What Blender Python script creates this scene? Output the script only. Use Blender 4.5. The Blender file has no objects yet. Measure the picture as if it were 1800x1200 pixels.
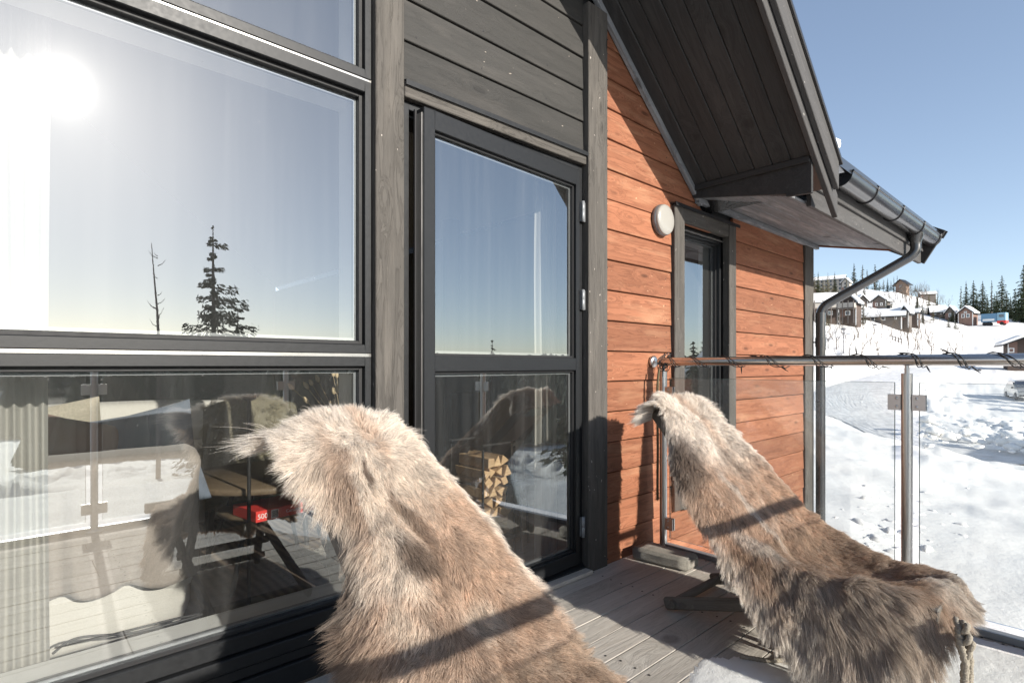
import bpy, bmesh, math, random
import numpy as np
from mathutils import Vector, Matrix, noise as mnoise

random.seed(7)
R = math.radians
scene = bpy.context.scene
COL = scene.collection

# ------------------------------------------------------------------ camera, sky, sun, exposure
# world: X runs along the cabin facade, Y goes into the house, Z up; deck surface at z = 0
cam_data = bpy.data.cameras.new('camera')
cam_data.sensor_width = 36.0
cam_data.lens = 19.4
cam_data.shift_y = 0.0233
cam_data.clip_start = 0.02
cam_data.clip_end = 6000
cam = bpy.data.objects.new('camera', cam_data)
COL.objects.link(cam)
cam.location = (0, 0, 1.08)
cam.rotation_euler = (R(90), 0, -math.atan2(0.6751, 0.7376))
scene.camera = cam

SUN = Vector((0.075, -1.286, 0.507)).normalized()      # direction towards the sun
world = bpy.data.worlds.new('World')
scene.world = world
world.use_nodes = True
wn = world.node_tree
wn.nodes.clear()
w_out = wn.nodes.new('ShaderNodeOutputWorld')
w_bg = wn.nodes.new('ShaderNodeBackground')
w_sky = wn.nodes.new('ShaderNodeTexSky')
w_sky.sky_type = 'NISHITA'
w_sky.sun_disc = False
w_sky.sun_elevation = math.asin(SUN.z)
w_sky.sun_rotation = math.atan2(SUN.x, SUN.y)
w_sky.altitude = 800
w_sky.air_density = 0.85
w_sky.dust_density = 0.8
w_sky.ozone_density = 1.2
w_hsv = wn.nodes.new('ShaderNodeHueSaturation'); w_hsv.inputs['Saturation'].default_value = 0.92
w_gam = wn.nodes.new('ShaderNodeGamma'); w_gam.inputs[1].default_value = 0.82
wn.links.new(w_sky.outputs[0], w_hsv.inputs['Color']); wn.links.new(w_hsv.outputs[0], w_gam.inputs[0])
wn.links.new(w_gam.outputs[0], w_bg.inputs[0])
w_bg.inputs[1].default_value = 0.143
wn.links.new(w_bg.outputs[0], w_out.inputs[0])

sun_data = bpy.data.lights.new('sun', 'SUN')
sun_data.energy = 4.2
sun_data.angle = R(0.53)
sun_data.color = (1.0, 0.94, 0.85)
sun = bpy.data.objects.new('sun', sun_data)
COL.objects.link(sun)
sun.rotation_euler = SUN.to_track_quat('Z', 'Y').to_euler()
sun.location = (0, -20, 12)

scene.view_settings.view_transform = 'Standard'
scene.view_settings.look = 'None'
scene.view_settings.exposure = 1.0
scene.view_settings.gamma = 1.0
scene.view_settings.use_curve_mapping = False
cy = scene.cycles
cy.max_bounces = 8
cy.diffuse_bounces = 4
cy.glossy_bounces = 4
cy.transmission_bounces = 6
cy.transparent_max_bounces = 14
cy.sample_clamp_indirect = 6.0
cy.caustics_reflective = False
cy.caustics_refractive = False
cy.use_denoising = True
scene.cycles_curves.shape = 'RIBBONS'
scene.cycles_curves.subdivisions = 2

# ------------------------------------------------------------------ helpers
def link(o, parent=None):
    COL.objects.link(o)
    if parent is not None:
        o.parent = parent
    return o

def tag(o, label=None, cat=None, group=None, kind=None):
    if label: o['label'] = label
    if cat: o['category'] = cat
    if group: o['group'] = group
    if kind: o['kind'] = kind
    return o

def empty(name, loc=(0, 0, 0), parent=None, **k):
    o = bpy.data.objects.new(name, None)
    o.empty_display_size = 0.1
    o.location = loc
    link(o, parent)
    return tag(o, **k)

class MB:
    """collects shapes, then links them as one mesh object"""
    def __init__(self):
        self.v = []; self.f = []; self.smooth = []
    def add(self, v, f, smooth=False):
        b = len(self.v)
        self.v.extend([tuple(p) for p in v])
        self.f.extend([tuple(i + b for i in q) for q in f])
        self.smooth.extend([smooth] * len(f))
        return self
    def box(self, x0, x1, y0, y1, z0, z1, M=None):
        v = [(x, y, z) for x in (x0, x1) for y in (y0, y1) for z in (z0, z1)]
        if M is not None: v = [M @ Vector(p) for p in v]
        f = [(0, 1, 3, 2), (4, 6, 7, 5), (0, 4, 5, 1), (2, 3, 7, 6), (0, 2, 6, 4), (1, 5, 7, 3)]
        return self.add(v, f)
    def prism(self, poly, axis, a, b):
        """poly: list of 2D points, extruded along axis ('x','y','z') from a to b"""
        def P(p, c):
            if axis == 'x': return (c, p[0], p[1])
            if axis == 'y': return (p[0], c, p[1])
            return (p[0], p[1], c)
        n = len(poly)
        v = [P(p, a) for p in poly] + [P(p, b) for p in poly]
        f = [tuple(range(n)), tuple(range(2 * n - 1, n - 1, -1))]
        f += [(i, i + n, (i + 1) % n + n, (i + 1) % n) for i in range(n)]
        return self.add(v, f)
    def tube(self, pts, r, seg=8, cap=True, smooth=True):
        pts = [Vector(p) for p in pts]
        n = len(pts)
        rr = r if isinstance(r, (list, tuple)) else [r] * n
        v = []; f = []
        t0 = (pts[1] - pts[0]).normalized()
        up = Vector((0, 0, 1)) if abs(t0.z) < 0.9 else Vector((1, 0, 0))
        nx = t0.cross(up).normalized()
        for i in range(n):
            if i == 0: t = (pts[1] - pts[0])
            elif i == n - 1: t = (pts[-1] - pts[-2])
            else: t = (pts[i + 1] - pts[i - 1])
            t.normalize()
            nx = (nx - t * nx.dot(t))
            if nx.length < 1e-6: nx = t.orthogonal()
            nx.normalize()
            ny = t.cross(nx)
            for k in range(seg):
                a = 2 * math.pi * k / seg
                v.append(pts[i] + (nx * math.cos(a) + ny * math.sin(a)) * rr[i])
        for i in range(n - 1):
            for k in range(seg):
                a = i * seg + k; b = i * seg + (k + 1) % seg
                f.append((a, b, b + seg, a + seg))
        self.add(v, f, smooth)
        if cap:
            self.add(v[:seg], [tuple(range(seg - 1, -1, -1))])
            self.add(v[-seg:], [tuple(range(seg))])
        return self
    def lathe(self, prof, origin, axis, seg=24, smooth=True):
        """prof: list of (radius, distance along axis)"""
        axis = Vector(axis).normalized(); o = Vector(origin)
        nx = axis.orthogonal().normalized(); ny = axis.cross(nx)
        v = []; f = []
        for r, d in prof:
            for k in range(seg):
                a = 2 * math.pi * k / seg
                v.append(o + axis * d + (nx * math.cos(a) + ny * math.sin(a)) * r)
        for i in range(len(prof) - 1):
            for k in range(seg):
                a = i * seg + k; b = i * seg + (k + 1) % seg
                f.append((a, b, b + seg, a + seg))
        return self.add(v, f, smooth)
    def build(self, name, mat, parent=None, off=None, bevel=0, uv=None):
        me = bpy.data.meshes.new(name)
        vs = self.v
        if off is not None:
            vs = [(p[0] - off[0], p[1] - off[1], p[2] - off[2]) for p in vs]
        me.from_pydata(vs, [], self.f)
        me.polygons.foreach_set('use_smooth', self.smooth)
        me.update()
        if bevel:
            bm = bmesh.new(); bm.from_mesh(me)
            bmesh.ops.remove_doubles(bm, verts=bm.verts, dist=1e-5)
            bmesh.ops.bevel(bm, geom=bm.edges[:], offset=bevel, segments=1, affect='EDGES', clamp_overlap=True)
            bm.to_mesh(me); bm.free()
        bm = bmesh.new(); bm.from_mesh(me)
        bmesh.ops.recalc_face_normals(bm, faces=bm.faces)
        bm.to_mesh(me); bm.free()
        if mat is not None:
            me.materials.append(mat)
        o = bpy.data.objects.new(name, me)
        link(o, parent)
        if off is not None and parent is None:
            o.location = off
        return o

_plank_cache = {}
def plank(name, mat, parent, c, dims, xdir=(1, 0, 0), ydir=(0, 1, 0), bev=0.003, off=None):
    """a chamfered board; local X is its length (grain), c its centre, dims = (length, depth, height)"""
    key = (round(dims[0], 3), round(dims[1], 4), round(dims[2], 4), mat.name, bev)
    me = _plank_cache.get(key)
    if me is None:
        me = bpy.data.meshes.new(name)
        bm = bmesh.new()
        bmesh.ops.create_cube(bm, size=1.0)
        for v in bm.verts:
            v.co.x *= dims[0]; v.co.y *= dims[1]; v.co.z *= dims[2]
        if bev:
            bmesh.ops.bevel(bm, geom=bm.edges[:], offset=bev, segments=1, affect='EDGES', clamp_overlap=True)
        bm.to_mesh(me); bm.free()
        me.materials.append(mat)
        _plank_cache[key] = me
    o = bpy.data.objects.new(name, me)
    x = Vector(xdir).normalized()
    y = Vector(ydir); y = (y - x * y.dot(x)).normalized()
    z = x.cross(y)
    M = Matrix((x, y, z)).transposed().to_4x4()
    if off is not None:
        c = Vector(c) - Vector(off)
    M.translation = Vector(c)
    link(o, parent)
    o.matrix_local = M
    return o

# ------------------------------------------------------------------ materials
def new_mat(name):
    m = bpy.data.materials.new(name)
    m.use_nodes = True
    nt = m.node_tree
    b = nt.nodes.get('Principled BSDF')
    return m, nt, b

class NT:
    def __init__(s, nt): s.nt = nt
    def n(s, typ, **kw):
        nd = s.nt.nodes.new(typ)
        for k, v in kw.items():
            if k.startswith('i_'):
                nd.inputs[int(k[2:])].default_value = v
            else:
                setattr(nd, k, v)
        return nd
    def l(s, a, b): s.nt.links.new(a, b)
    def noise(s, vec, scale, detail=4, rough=0.55, dist=0.0):
        nd = s.n('ShaderNodeTexNoise')
        nd.inputs['Scale'].default_value = scale
        nd.inputs['Detail'].default_value = detail
        nd.inputs['Roughness'].default_value = rough
        nd.inputs['Distortion'].default_value = dist
        s.l(vec, nd.inputs['Vector'])
        return nd.outputs[0]
    def ramp(s, fac, stops):
        nd = s.n('ShaderNodeValToRGB')
        el = nd.color_ramp.elements
        while len(el) < len(stops): el.new(0.5)
        for e, (p, c) in zip(el, stops):
            e.position = p
            e.color = (c, c, c, 1) if isinstance(c, (int, float)) else (*c, 1)
        s.l(fac, nd.inputs[0])
        return nd.outputs[0]
    def mix(s, fac, a, b, mode='MIX'):
        nd = s.n('ShaderNodeMix', data_type='RGBA', blend_type=mode)
        for sock, val in ((nd.inputs[0], fac), (nd.inputs[6], a), (nd.inputs[7], b)):
            if hasattr(val, 'is_output'): s.l(val, sock)
            elif isinstance(val, (int, float)):
                sock.default_value = val if sock is nd.inputs[0] else (val, val, val, 1)
            else: sock.default_value = (*val, 1)
        return nd.outputs[2]
    def math(s, op, a, b=0.0, c=None, clamp=False):
        nd = s.n('ShaderNodeMath', operation=op, use_clamp=clamp)
        for i, v in enumerate((a, b) if c is None else (a, b, c)):
            if hasattr(v, 'is_output'): s.l(v, nd.inputs[i])
            else: nd.inputs[i].default_value = v
        return nd.outputs[0]
    def map(s, vec, scale=(1, 1, 1), loc=(0, 0, 0)):
        nd = s.n('ShaderNodeMapping')
        nd.inputs['Scale'].default_value = scale
        nd.inputs['Location'].default_value = loc
        s.l(vec, nd.inputs['Vector'])
        return nd.outputs[0]
    def bump(s, h, strength=0.3, dist=0.005, normal=None):
        nd = s.n('ShaderNodeBump')
        nd.inputs['Strength'].default_value = strength
        nd.inputs['Distance'].default_value = dist
        s.l(h, nd.inputs['Height'])
        if normal is not None: s.l(normal, nd.inputs['Normal'])
        return nd.outputs[0]

def wood(name, dark, mid, light, rough=0.75, grain=1.0, knots=0.6, bump=0.35, wear=None, vary=0.25, spec=0.3, weather=None):
    """board wood, grain along local X, knots with swirling grain, each board its own cut"""
    m, nt, b = new_mat(name)
    t = NT(nt)
    co = t.n('ShaderNodeTexCoord').outputs['Object']
    info = t.n('ShaderNodeObjectInfo')
    rnd = info.outputs['Random']
    comb = t.n('ShaderNodeCombineXYZ')
    t.l(t.math('MULTIPLY', rnd, 37.0), comb.inputs[0])
    t.l(t.math('MULTIPLY', rnd, 91.0), comb.inputs[1])
    t.l(t.math('MULTIPLY', rnd, 53.0), comb.inputs[2])
    add = t.n('ShaderNodeVectorMath', operation='ADD')
    t.l(co, add.inputs[0]); t.l(comb.outputs[0], add.inputs[1])
    P = add.outputs[0]
    # knots
    vor = t.n('ShaderNodeTexVoronoi')
    vor.inputs['Scale'].default_value = 1.0
    vor.inputs['Randomness'].default_value = 1.0
    t.l(t.map(P, (2.6, 3.0, 9.0)), vor.inputs['Vector'])
    kd = vor.outputs['Distance']
    knot = t.ramp(kd, [(0.0, 1.0), (0.07, 0.9), (0.13, 0.0)])
    halo = t.ramp(kd, [(0.0, 1.0), (0.40, 0.0)])
    # long grain bent around knots
    g1 = t.map(P, (1.6, 22.0, 22.0))
    off = t.n('ShaderNodeVectorMath', operation='SCALE')
    off.inputs['Scale'].default_value = 2.2
    cx = t.n('ShaderNodeCombineXYZ'); t.l(halo, cx.inputs[1]); t.l(halo, cx.inputs[2])
    t.l(cx.outputs[0], off.inputs[0])
    ad2 = t.n('ShaderNodeVectorMath', operation='ADD')
    t.l(g1, ad2.inputs[0]); t.l(off.outputs[0], ad2.inputs[1])
    G = ad2.outputs[0]
    n1 = t.noise(G, 1.0, 6, 0.6, 0.6)
    fine = t.noise(t.map(P, (6.0, 260.0, 260.0)), 1.0, 3, 0.6)
    big = t.noise(t.map(P, (0.9, 3.0, 5.0)), 1.0, 3, 0.5)
    ringv = t.math('FRACT', t.math('MULTIPLY', n1, 7.0))
    ring = t.ramp(ringv, [(0.0, 0.0), (0.55, 0.35), (0.9, 1.0), (1.0, 0.0)])
    fac = t.math('ADD', t.math('MULTIPLY', ring, 0.45 * grain), t.math('MULTIPLY', fine, 0.35 * grain))
    c = t.mix(t.ramp(n1, [(0.3, 0.0), (0.7, 1.0)]), mid, light)
    c = t.mix(t.math('MULTIPLY', t.ramp(fac, [(0.25, 0.0), (0.75, 1.0)]), 0.55, clamp=True), c, dark)
    c = t.mix(t.math('MULTIPLY', knot, knots, clamp=True), c, tuple(x * 0.55 for x in dark))
    if weather is not None:
        wmask = t.ramp(t.noise(t.map(P, (2.0, 14.0, 14.0)), 1.0, 5, 0.65), [(0.52, 0.0), (0.72, 1.0)])
        c = t.mix(t.math('MULTIPLY', wmask, weather[1]), c, weather[0])
    # board to board tone
    hsv = t.n('ShaderNodeHueSaturation')
    t.l(c, hsv.inputs['Color'])
    t.l(t.math('ADD', t.math('MULTIPLY', t.math('ADD', t.math('MULTIPLY', rnd, 0.8), t.math('MULTIPLY', big, 0.6)), vary), 1 - vary * 0.65), hsv.inputs['Value'])
    t.l(hsv.outputs[0], b.inputs['Base Color'])
    if wear is not None:
        # pale flecks where the stain has worn through
        sp = t.ramp(t.noise(t.map(P, (30, 60, 60)), 1.0, 2, 0.5), [(0.735, 0.0), (0.76, 1.0)])
        c2 = t.mix(t.math('MULTIPLY', sp, 0.8), hsv.outputs[0], wear)
        t.l(c2, b.inputs['Base Color'])
    b.inputs['Roughness'].default_value = rough
    b.inputs['Specular IOR Level'].default_value = spec
    hgt = t.math('ADD', t.math('MULTIPLY', ring, -0.5), t.math('ADD', t.math('MULTIPLY', fine, 0.9), t.math('MULTIPLY', knot, -0.8)))
    t.l(t.bump(hgt, bump, 0.003), b.inputs['Normal'])
    return m

def plain(name, col, rough=0.5, metal=0.0, nscale=40, namt=0.12, bump=0.0, spec=0.4, stretch=(1, 1, 1), coat=0):
    m, nt, b = new_mat(name)
    t = NT(nt)
    co = t.n('ShaderNodeTexCoord').outputs['Object']
    n = t.noise(t.map(co, stretch), nscale, 5, 0.6)
    c = t.mix(n, tuple(x * (1 - namt) for x in col), tuple(min(1, x * (1 + namt)) for x in col))
    t.l(c, b.inputs['Base Color'])
    b.inputs['Roughness'].default_value = rough
    b.inputs['Metallic'].default_value = metal
    b.inputs['Specular IOR Level'].default_value = spec
    if coat: b.inputs['Coat Weight'].default_value = coat
    r = t.math('ADD', t.math('MULTIPLY', n, 0.25), rough - 0.12)
    t.l(r, b.inputs['Roughness'])
    if bump: t.l(t.bump(n, bump, 0.004), b.inputs['Normal'])
    return m

def glass_mat(name, refl=0.285, tint=(0.95, 0.965, 0.955), dirt=0.032, glow=0.0006):
    """thin coated insulating glass: mirror part, see-through part, a film of dust and smears"""
    m, nt, b = new_mat(name)
    t = NT(nt)
    nt.nodes.remove(b)
    out = nt.nodes['Material Output']
    co = t.n('ShaderNodeTexCoord').outputs['Object']
    tr = t.n('ShaderNodeBsdfTransparent'); tr.inputs[0].default_value = (*tint, 1)
    gl = t.n('ShaderNodeBsdfAnisotropic'); gl.inputs['Roughness'].default_value = 0.0
    gl.inputs['Color'].default_value = (0.90, 0.96, 1.0, 1)
    # the panes bow a little, so straight things ripple in them
    wav = t.noise(co, 1.3, 1, 0.4)
    t.l(t.bump(wav, 0.04, 0.02), gl.inputs['Normal'])
    fr = t.n('ShaderNodeFresnel'); fr.inputs[0].default_value = 1.5
    f = t.math('ADD', t.math('MULTIPLY', fr.outputs[0], 1.3), refl - 0.05, clamp=True)
    mx = t.n('ShaderNodeMixShader')
    t.l(f, mx.inputs[0]); t.l(tr.outputs[0], mx.inputs[1]); t.l(gl.outputs[0], mx.inputs[2])
    hz = t.n('ShaderNodeBsdfAnisotropic'); hz.inputs['Roughness'].default_value = 0.12
    hz2 = t.n('ShaderNodeBsdfAnisotropic'); hz2.inputs['Roughness'].default_value = 0.30
    df = t.n('ShaderNodeBsdfDiffuse'); df.inputs[0].default_value = (0.8, 0.8, 0.78, 1)
    streak = t.ramp(t.noise(t.map(co, (18, 18, 0.8)), 1.0, 4, 0.6), [(0.45, 0.35), (0.8, 1.0)])
    spots = t.ramp(t.noise(co, 130, 2, 0.5), [(0.72, 0.0), (0.76, 1.0)])
    dm = t.math('MULTIPLY', t.math('ADD', streak, t.math('MULTIPLY', spots, 5.0)), dirt)
    a = t.n('ShaderNodeMixShader'); a.inputs[0].default_value = glow
    t.l(mx.outputs[0], a.inputs[1]); t.l(hz.outputs[0], a.inputs[2])
    a2 = t.n('ShaderNodeMixShader'); a2.inputs[0].default_value = glow * 4.5
    t.l(a.outputs[0], a2.inputs[1]); t.l(hz2.outputs[0], a2.inputs[2])
    c = t.n('ShaderNodeMixShader')
    t.l(dm, c.inputs[0]); t.l(a2.outputs[0], c.inputs[1]); t.l(df.outputs[0], c.inputs[2])
    t.l(c.outputs[0], out.inputs[0])
    return m

M = {}
M['orange'] = wood('orange_stained_wood', (0.105, 0.036, 0.017), (0.20, 0.076, 0.038), (0.285, 0.116, 0.062), rough=0.75, grain=1.25, knots=0.75, bump=0.45,
                   wear=(0.5, 0.30, 0.18), vary=0.5, weather=((0.42, 0.24, 0.14), 0.38))
M['black'] = wood('black_stained_wood', (0.013, 0.012, 0.012), (0.024, 0.023, 0.021), (0.036, 0.034, 0.031), rough=0.7, grain=0.5, knots=0.5, bump=0.4,
                  wear=(0.35, 0.3, 0.25), vary=0.3, spec=0.35, weather=((0.085, 0.076, 0.068), 0.3))
M['post'] = wood('rough_sawn_dark_wood', (0.028, 0.025, 0.022), (0.064, 0.059, 0.053), (0.095, 0.087, 0.078), rough=0.85, grain=0.8, knots=0.8, bump=0.9,
                 wear=(0.5, 0.45, 0.4), vary=0.2, spec=0.2, weather=((0.15, 0.135, 0.118), 0.45))
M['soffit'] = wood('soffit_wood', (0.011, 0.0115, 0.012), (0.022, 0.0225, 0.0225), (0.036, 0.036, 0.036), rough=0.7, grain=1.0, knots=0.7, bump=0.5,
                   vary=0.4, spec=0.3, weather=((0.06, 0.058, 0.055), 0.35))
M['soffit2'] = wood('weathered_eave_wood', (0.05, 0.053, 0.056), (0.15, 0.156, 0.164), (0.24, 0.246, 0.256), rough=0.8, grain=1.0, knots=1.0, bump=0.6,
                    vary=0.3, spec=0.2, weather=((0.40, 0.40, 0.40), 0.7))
M['deck'] = wood('grey_deck_wood', (0.20, 0.178, 0.155), (0.46, 0.41, 0.36), (0.56, 0.51, 0.455), rough=0.8, grain=0.8, knots=0.55, bump=0.5,
                 vary=0.35, spec=0.25, weather=((0.30, 0.25, 0.20), 0.45))
M['alu'] = plain('black_window_paint', (0.013, 0.0138, 0.015), rough=0.42, nscale=60, namt=0.25, bump=0.05, spec=0.32)
M['alu_dark'] = plain('black_rubber_recess', (0.012, 0.012, 0.013), rough=0.6)
M['bead'] = plain('grey_metal_drip_edge', (0.45, 0.44, 0.42), rough=0.28, metal=0.9, nscale=30, namt=0.1, stretch=(0.2, 4, 4))
M['spacer'] = plain('silver_pane_spacer', (0.22, 0.23, 0.24), rough=0.45, metal=0.3)
M['steel'] = plain('brushed_stainless_steel', (0.56, 0.55, 0.54), rough=0.34, metal=1.0, nscale=12, namt=0.05, stretch=(30, 30, 1))
M['steelx'] = plain('handrail_steel', (0.60, 0.58, 0.56), rough=0.22, metal=1.0, nscale=12, namt=0.05, stretch=(30, 1, 30))
M['gutter'] = plain('black_painted_steel', (0.016, 0.016, 0.017), rough=0.26, metal=0.0, nscale=2, namt=0.1, spec=0.9, coat=0.3)
M['gutter_hook'] = plain('gutter_hook_steel', (0.02, 0.02, 0.022), rough=0.4, spec=0.5)
M['cable'] = plain('black_cable', (0.02, 0.02, 0.02), rough=0.5)
M['white'] = plain('white_paint', (0.78, 0.78, 0.76), rough=0.5, nscale=5, namt=0.03)
M['opal'] = plain('opal_lamp_glass', (0.30, 0.29, 0.265), rough=0.3, nscale=3, namt=0.03, coat=0.4)
M['lampring'] = plain('grey_lamp_ring', (0.16, 0.16, 0.165), rough=0.35, metal=0.4)
M['glass'] = glass_mat('coated_window_glass')
M['railglass'] = glass_mat('clear_railing_glass', refl=0.03, tint=(0.95, 0.965, 0.96), dirt=0.035, glow=0.008)
M['glassedge'] = plain('green_glass_edge', (0.10, 0.16, 0.14), rough=0.2, spec=0.8)
M['firwood'] = wood('chair_wood', (0.05, 0.045, 0.04), (0.13, 0.115, 0.10), (0.2, 0.18, 0.16), rough=0.75, grain=0.9, knots=0.4, bump=0.4, vary=0.2)

def rope_mat():
    m, nt, b = new_mat('natural_rope')
    t = NT(nt)
    co = t.n('ShaderNodeTexCoord').outputs['Object']
    n = t.noise(co, 180, 3, 0.6)
    t.l(t.mix(n, (0.16, 0.13, 0.10), (0.50, 0.44, 0.36)), b.inputs['Base Color'])
    b.inputs['Roughness'].default_value = 0.9
    t.l(t.bump(n, 0.8, 0.004), b.inputs['Normal'])
    return m
M['rope'] = rope_mat()

def stone_mat():
    m, nt, b = new_mat('rough_concrete')
    t = NT(nt)
    co = t.n('ShaderNodeTexCoord').outputs['Object']
    n = t.noise(co, 60, 6, 0.7)
    sp = t.ramp(t.noise(co, 340, 2, 0.5), [(0.4, 0.0), (0.66, 1.0)])
    c = t.mix(n, (0.24, 0.22, 0.19), (0.50, 0.46, 0.41))
    c = t.mix(t.math('MULTIPLY', sp, 0.45), c, (0.55, 0.5, 0.44))
    t.l(c, b.inputs['Base Color'])
    b.inputs['Roughness'].default_value = 0.95
    t.l(t.bump(t.math('ADD', n, t.math('MULTIPLY', sp, 0.4)), 0.9, 0.01), b.inputs['Normal'])
    return m
M['stone'] = stone_mat()

def snow_mat():
    m, nt, b = new_mat('snow')
    t = NT(nt)
    co = t.n('ShaderNodeTexCoord').outputs['Object']
    n1 = t.noise(co, 0.35, 6, 0.6)
    n2 = t.noise(co, 3.0, 6, 0.65)
    n3 = t.noise(co, 45.0, 4, 0.6)
    c = t.mix(t.ramp(n1, [(0.3, 0.0), (0.7, 1.0)]), (0.74, 0.725, 0.70), (0.84, 0.825, 0.80))
    c = t.mix(t.math('MULTIPLY', t.ramp(n2, [(0.58, 0.0), (0.8, 1.0)]), 0.35), c, (0.60, 0.59, 0.575))
    t.l(c, b.inputs['Base Color'])
    b.inputs['Roughness'].default_value = 0.75
    b.inputs['Specular IOR Level'].default_value = 0.2
    h = t.math('ADD', t.math('MULTIPLY', n2, 0.8), t.math('MULTIPLY', n3, 0.12))
    t.l(t.bump(h, 0.45, 0.06), b.inputs['Normal'])
    return m
M['snow'] = snow_mat()
def snow2_mat():
    m, nt, b = new_mat('thin_deck_snow')
    t = NT(nt)
    co = t.n('ShaderNodeTexCoord').outputs['Object']
    n2 = t.noise(co, 22.0, 6, 0.65)
    n3 = t.noise(co, 260.0, 4, 0.6)
    t.l(t.mix(n2, (0.78, 0.765, 0.74), (0.88, 0.86, 0.835)), b.inputs['Base Color'])
    b.inputs['Roughness'].default_value = 0.7
    h = t.math('ADD', t.math('MULTIPLY', n2, 0.8), t.math('MULTIPLY', n3, 0.25))
    t.l(t.bump(h, 0.5, 0.012), b.inputs['Normal'])
    return m
M['snow_near'] = snow2_mat()
def road_mat():
    m, nt, b = new_mat('packed_snow_road')
    t = NT(nt)
    co = t.n('ShaderNodeTexCoord').outputs['Object']
    uv = t.n('ShaderNodeUVMap').outputs[0]
    n1 = t.noise(t.map(uv, (22.0, 0.5, 1)), 1.0, 4, 0.6)
    n2 = t.noise(co, 1.2, 5, 0.6)
    c = t.mix(t.ramp(t.math('MULTIPLY', t.math('ADD', n1, n2), 0.5), [(0.38, 0.0), (0.6, 1.0)]), (0.58, 0.57, 0.555), (0.87, 0.855, 0.83))
    t.l(c, b.inputs['Base Color'])
    b.inputs['Roughness'].default_value = 0.6
    t.l(t.bump(t.math('ADD', n1, t.math('MULTIPLY', n2, 0.6)), 0.7, 0.12), b.inputs['Normal'])
    return m
M['road'] = road_mat()

# ------------------------------------------------------------------ ground: one polar sheet round the camera position
CX, CY = 0.0, 0.0
CR, SR = 0.6751, 0.7376     # view axis in world
def vnoise(x, y, s=1.0, seed=0.0):
    return mnoise.noise(Vector((x * s + seed, y * s - seed * 0.7, seed * 1.3)))
def fbm(x, y, s, seed=0.0, o=4):
    a = 1.0; r = 0.0; t = 0.0
    for i in range(o):
        r += a * mnoise.noise(Vector((x * s + seed, y * s, seed))); t += a
        a *= 0.55; s *= 2.1
    return r / t
AZ = [0.0, 8.0, 12.5, 16.0, 19.5]                 # azimuth from +X towards +Y, degrees
RR = [4.0, 8.0, 14, 24, 36, 55, 80, 110, 150, 200, 270, 370, 600, 1200, 3500]
HV = np.array([
    # az 0    8     12.5   16    19.5
    [-0.95, -0.95, -0.95, -0.93, -0.90],
    [-1.00, -0.98, -0.95, -0.90, -0.90],
    [-1.5, -1.35, -1.15, -1.05, -1.0],
    [-2.2, -1.9, -1.6, -1.4, -1.2],
    [-2.7, -2.4, -2.0, -1.7, -1.4],
    [-2.9, -2.6, -1.9, -1.5, -1.2],
    [-2.2, -1.9, -0.8, 0.2, 1.2],
    [-0.6, 0.2, 1.8, 4.8, 6.0],
    [3.2, 4.6, 8.5, 12.0, 13.5],
    [9.5, 11.5, 16.5, 20.0, 21.5],
    [16.5, 21.0, 28.5, 29.5, 31.0],
    [19.0, 27.0, 41.0, 45.0, 46.0],
    [26.0, 30.0, 34.0, 45.0, 48.0],
    [20, 20, 20, 20, 20],
    [10, 10, 10, 10, 10]])
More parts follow.
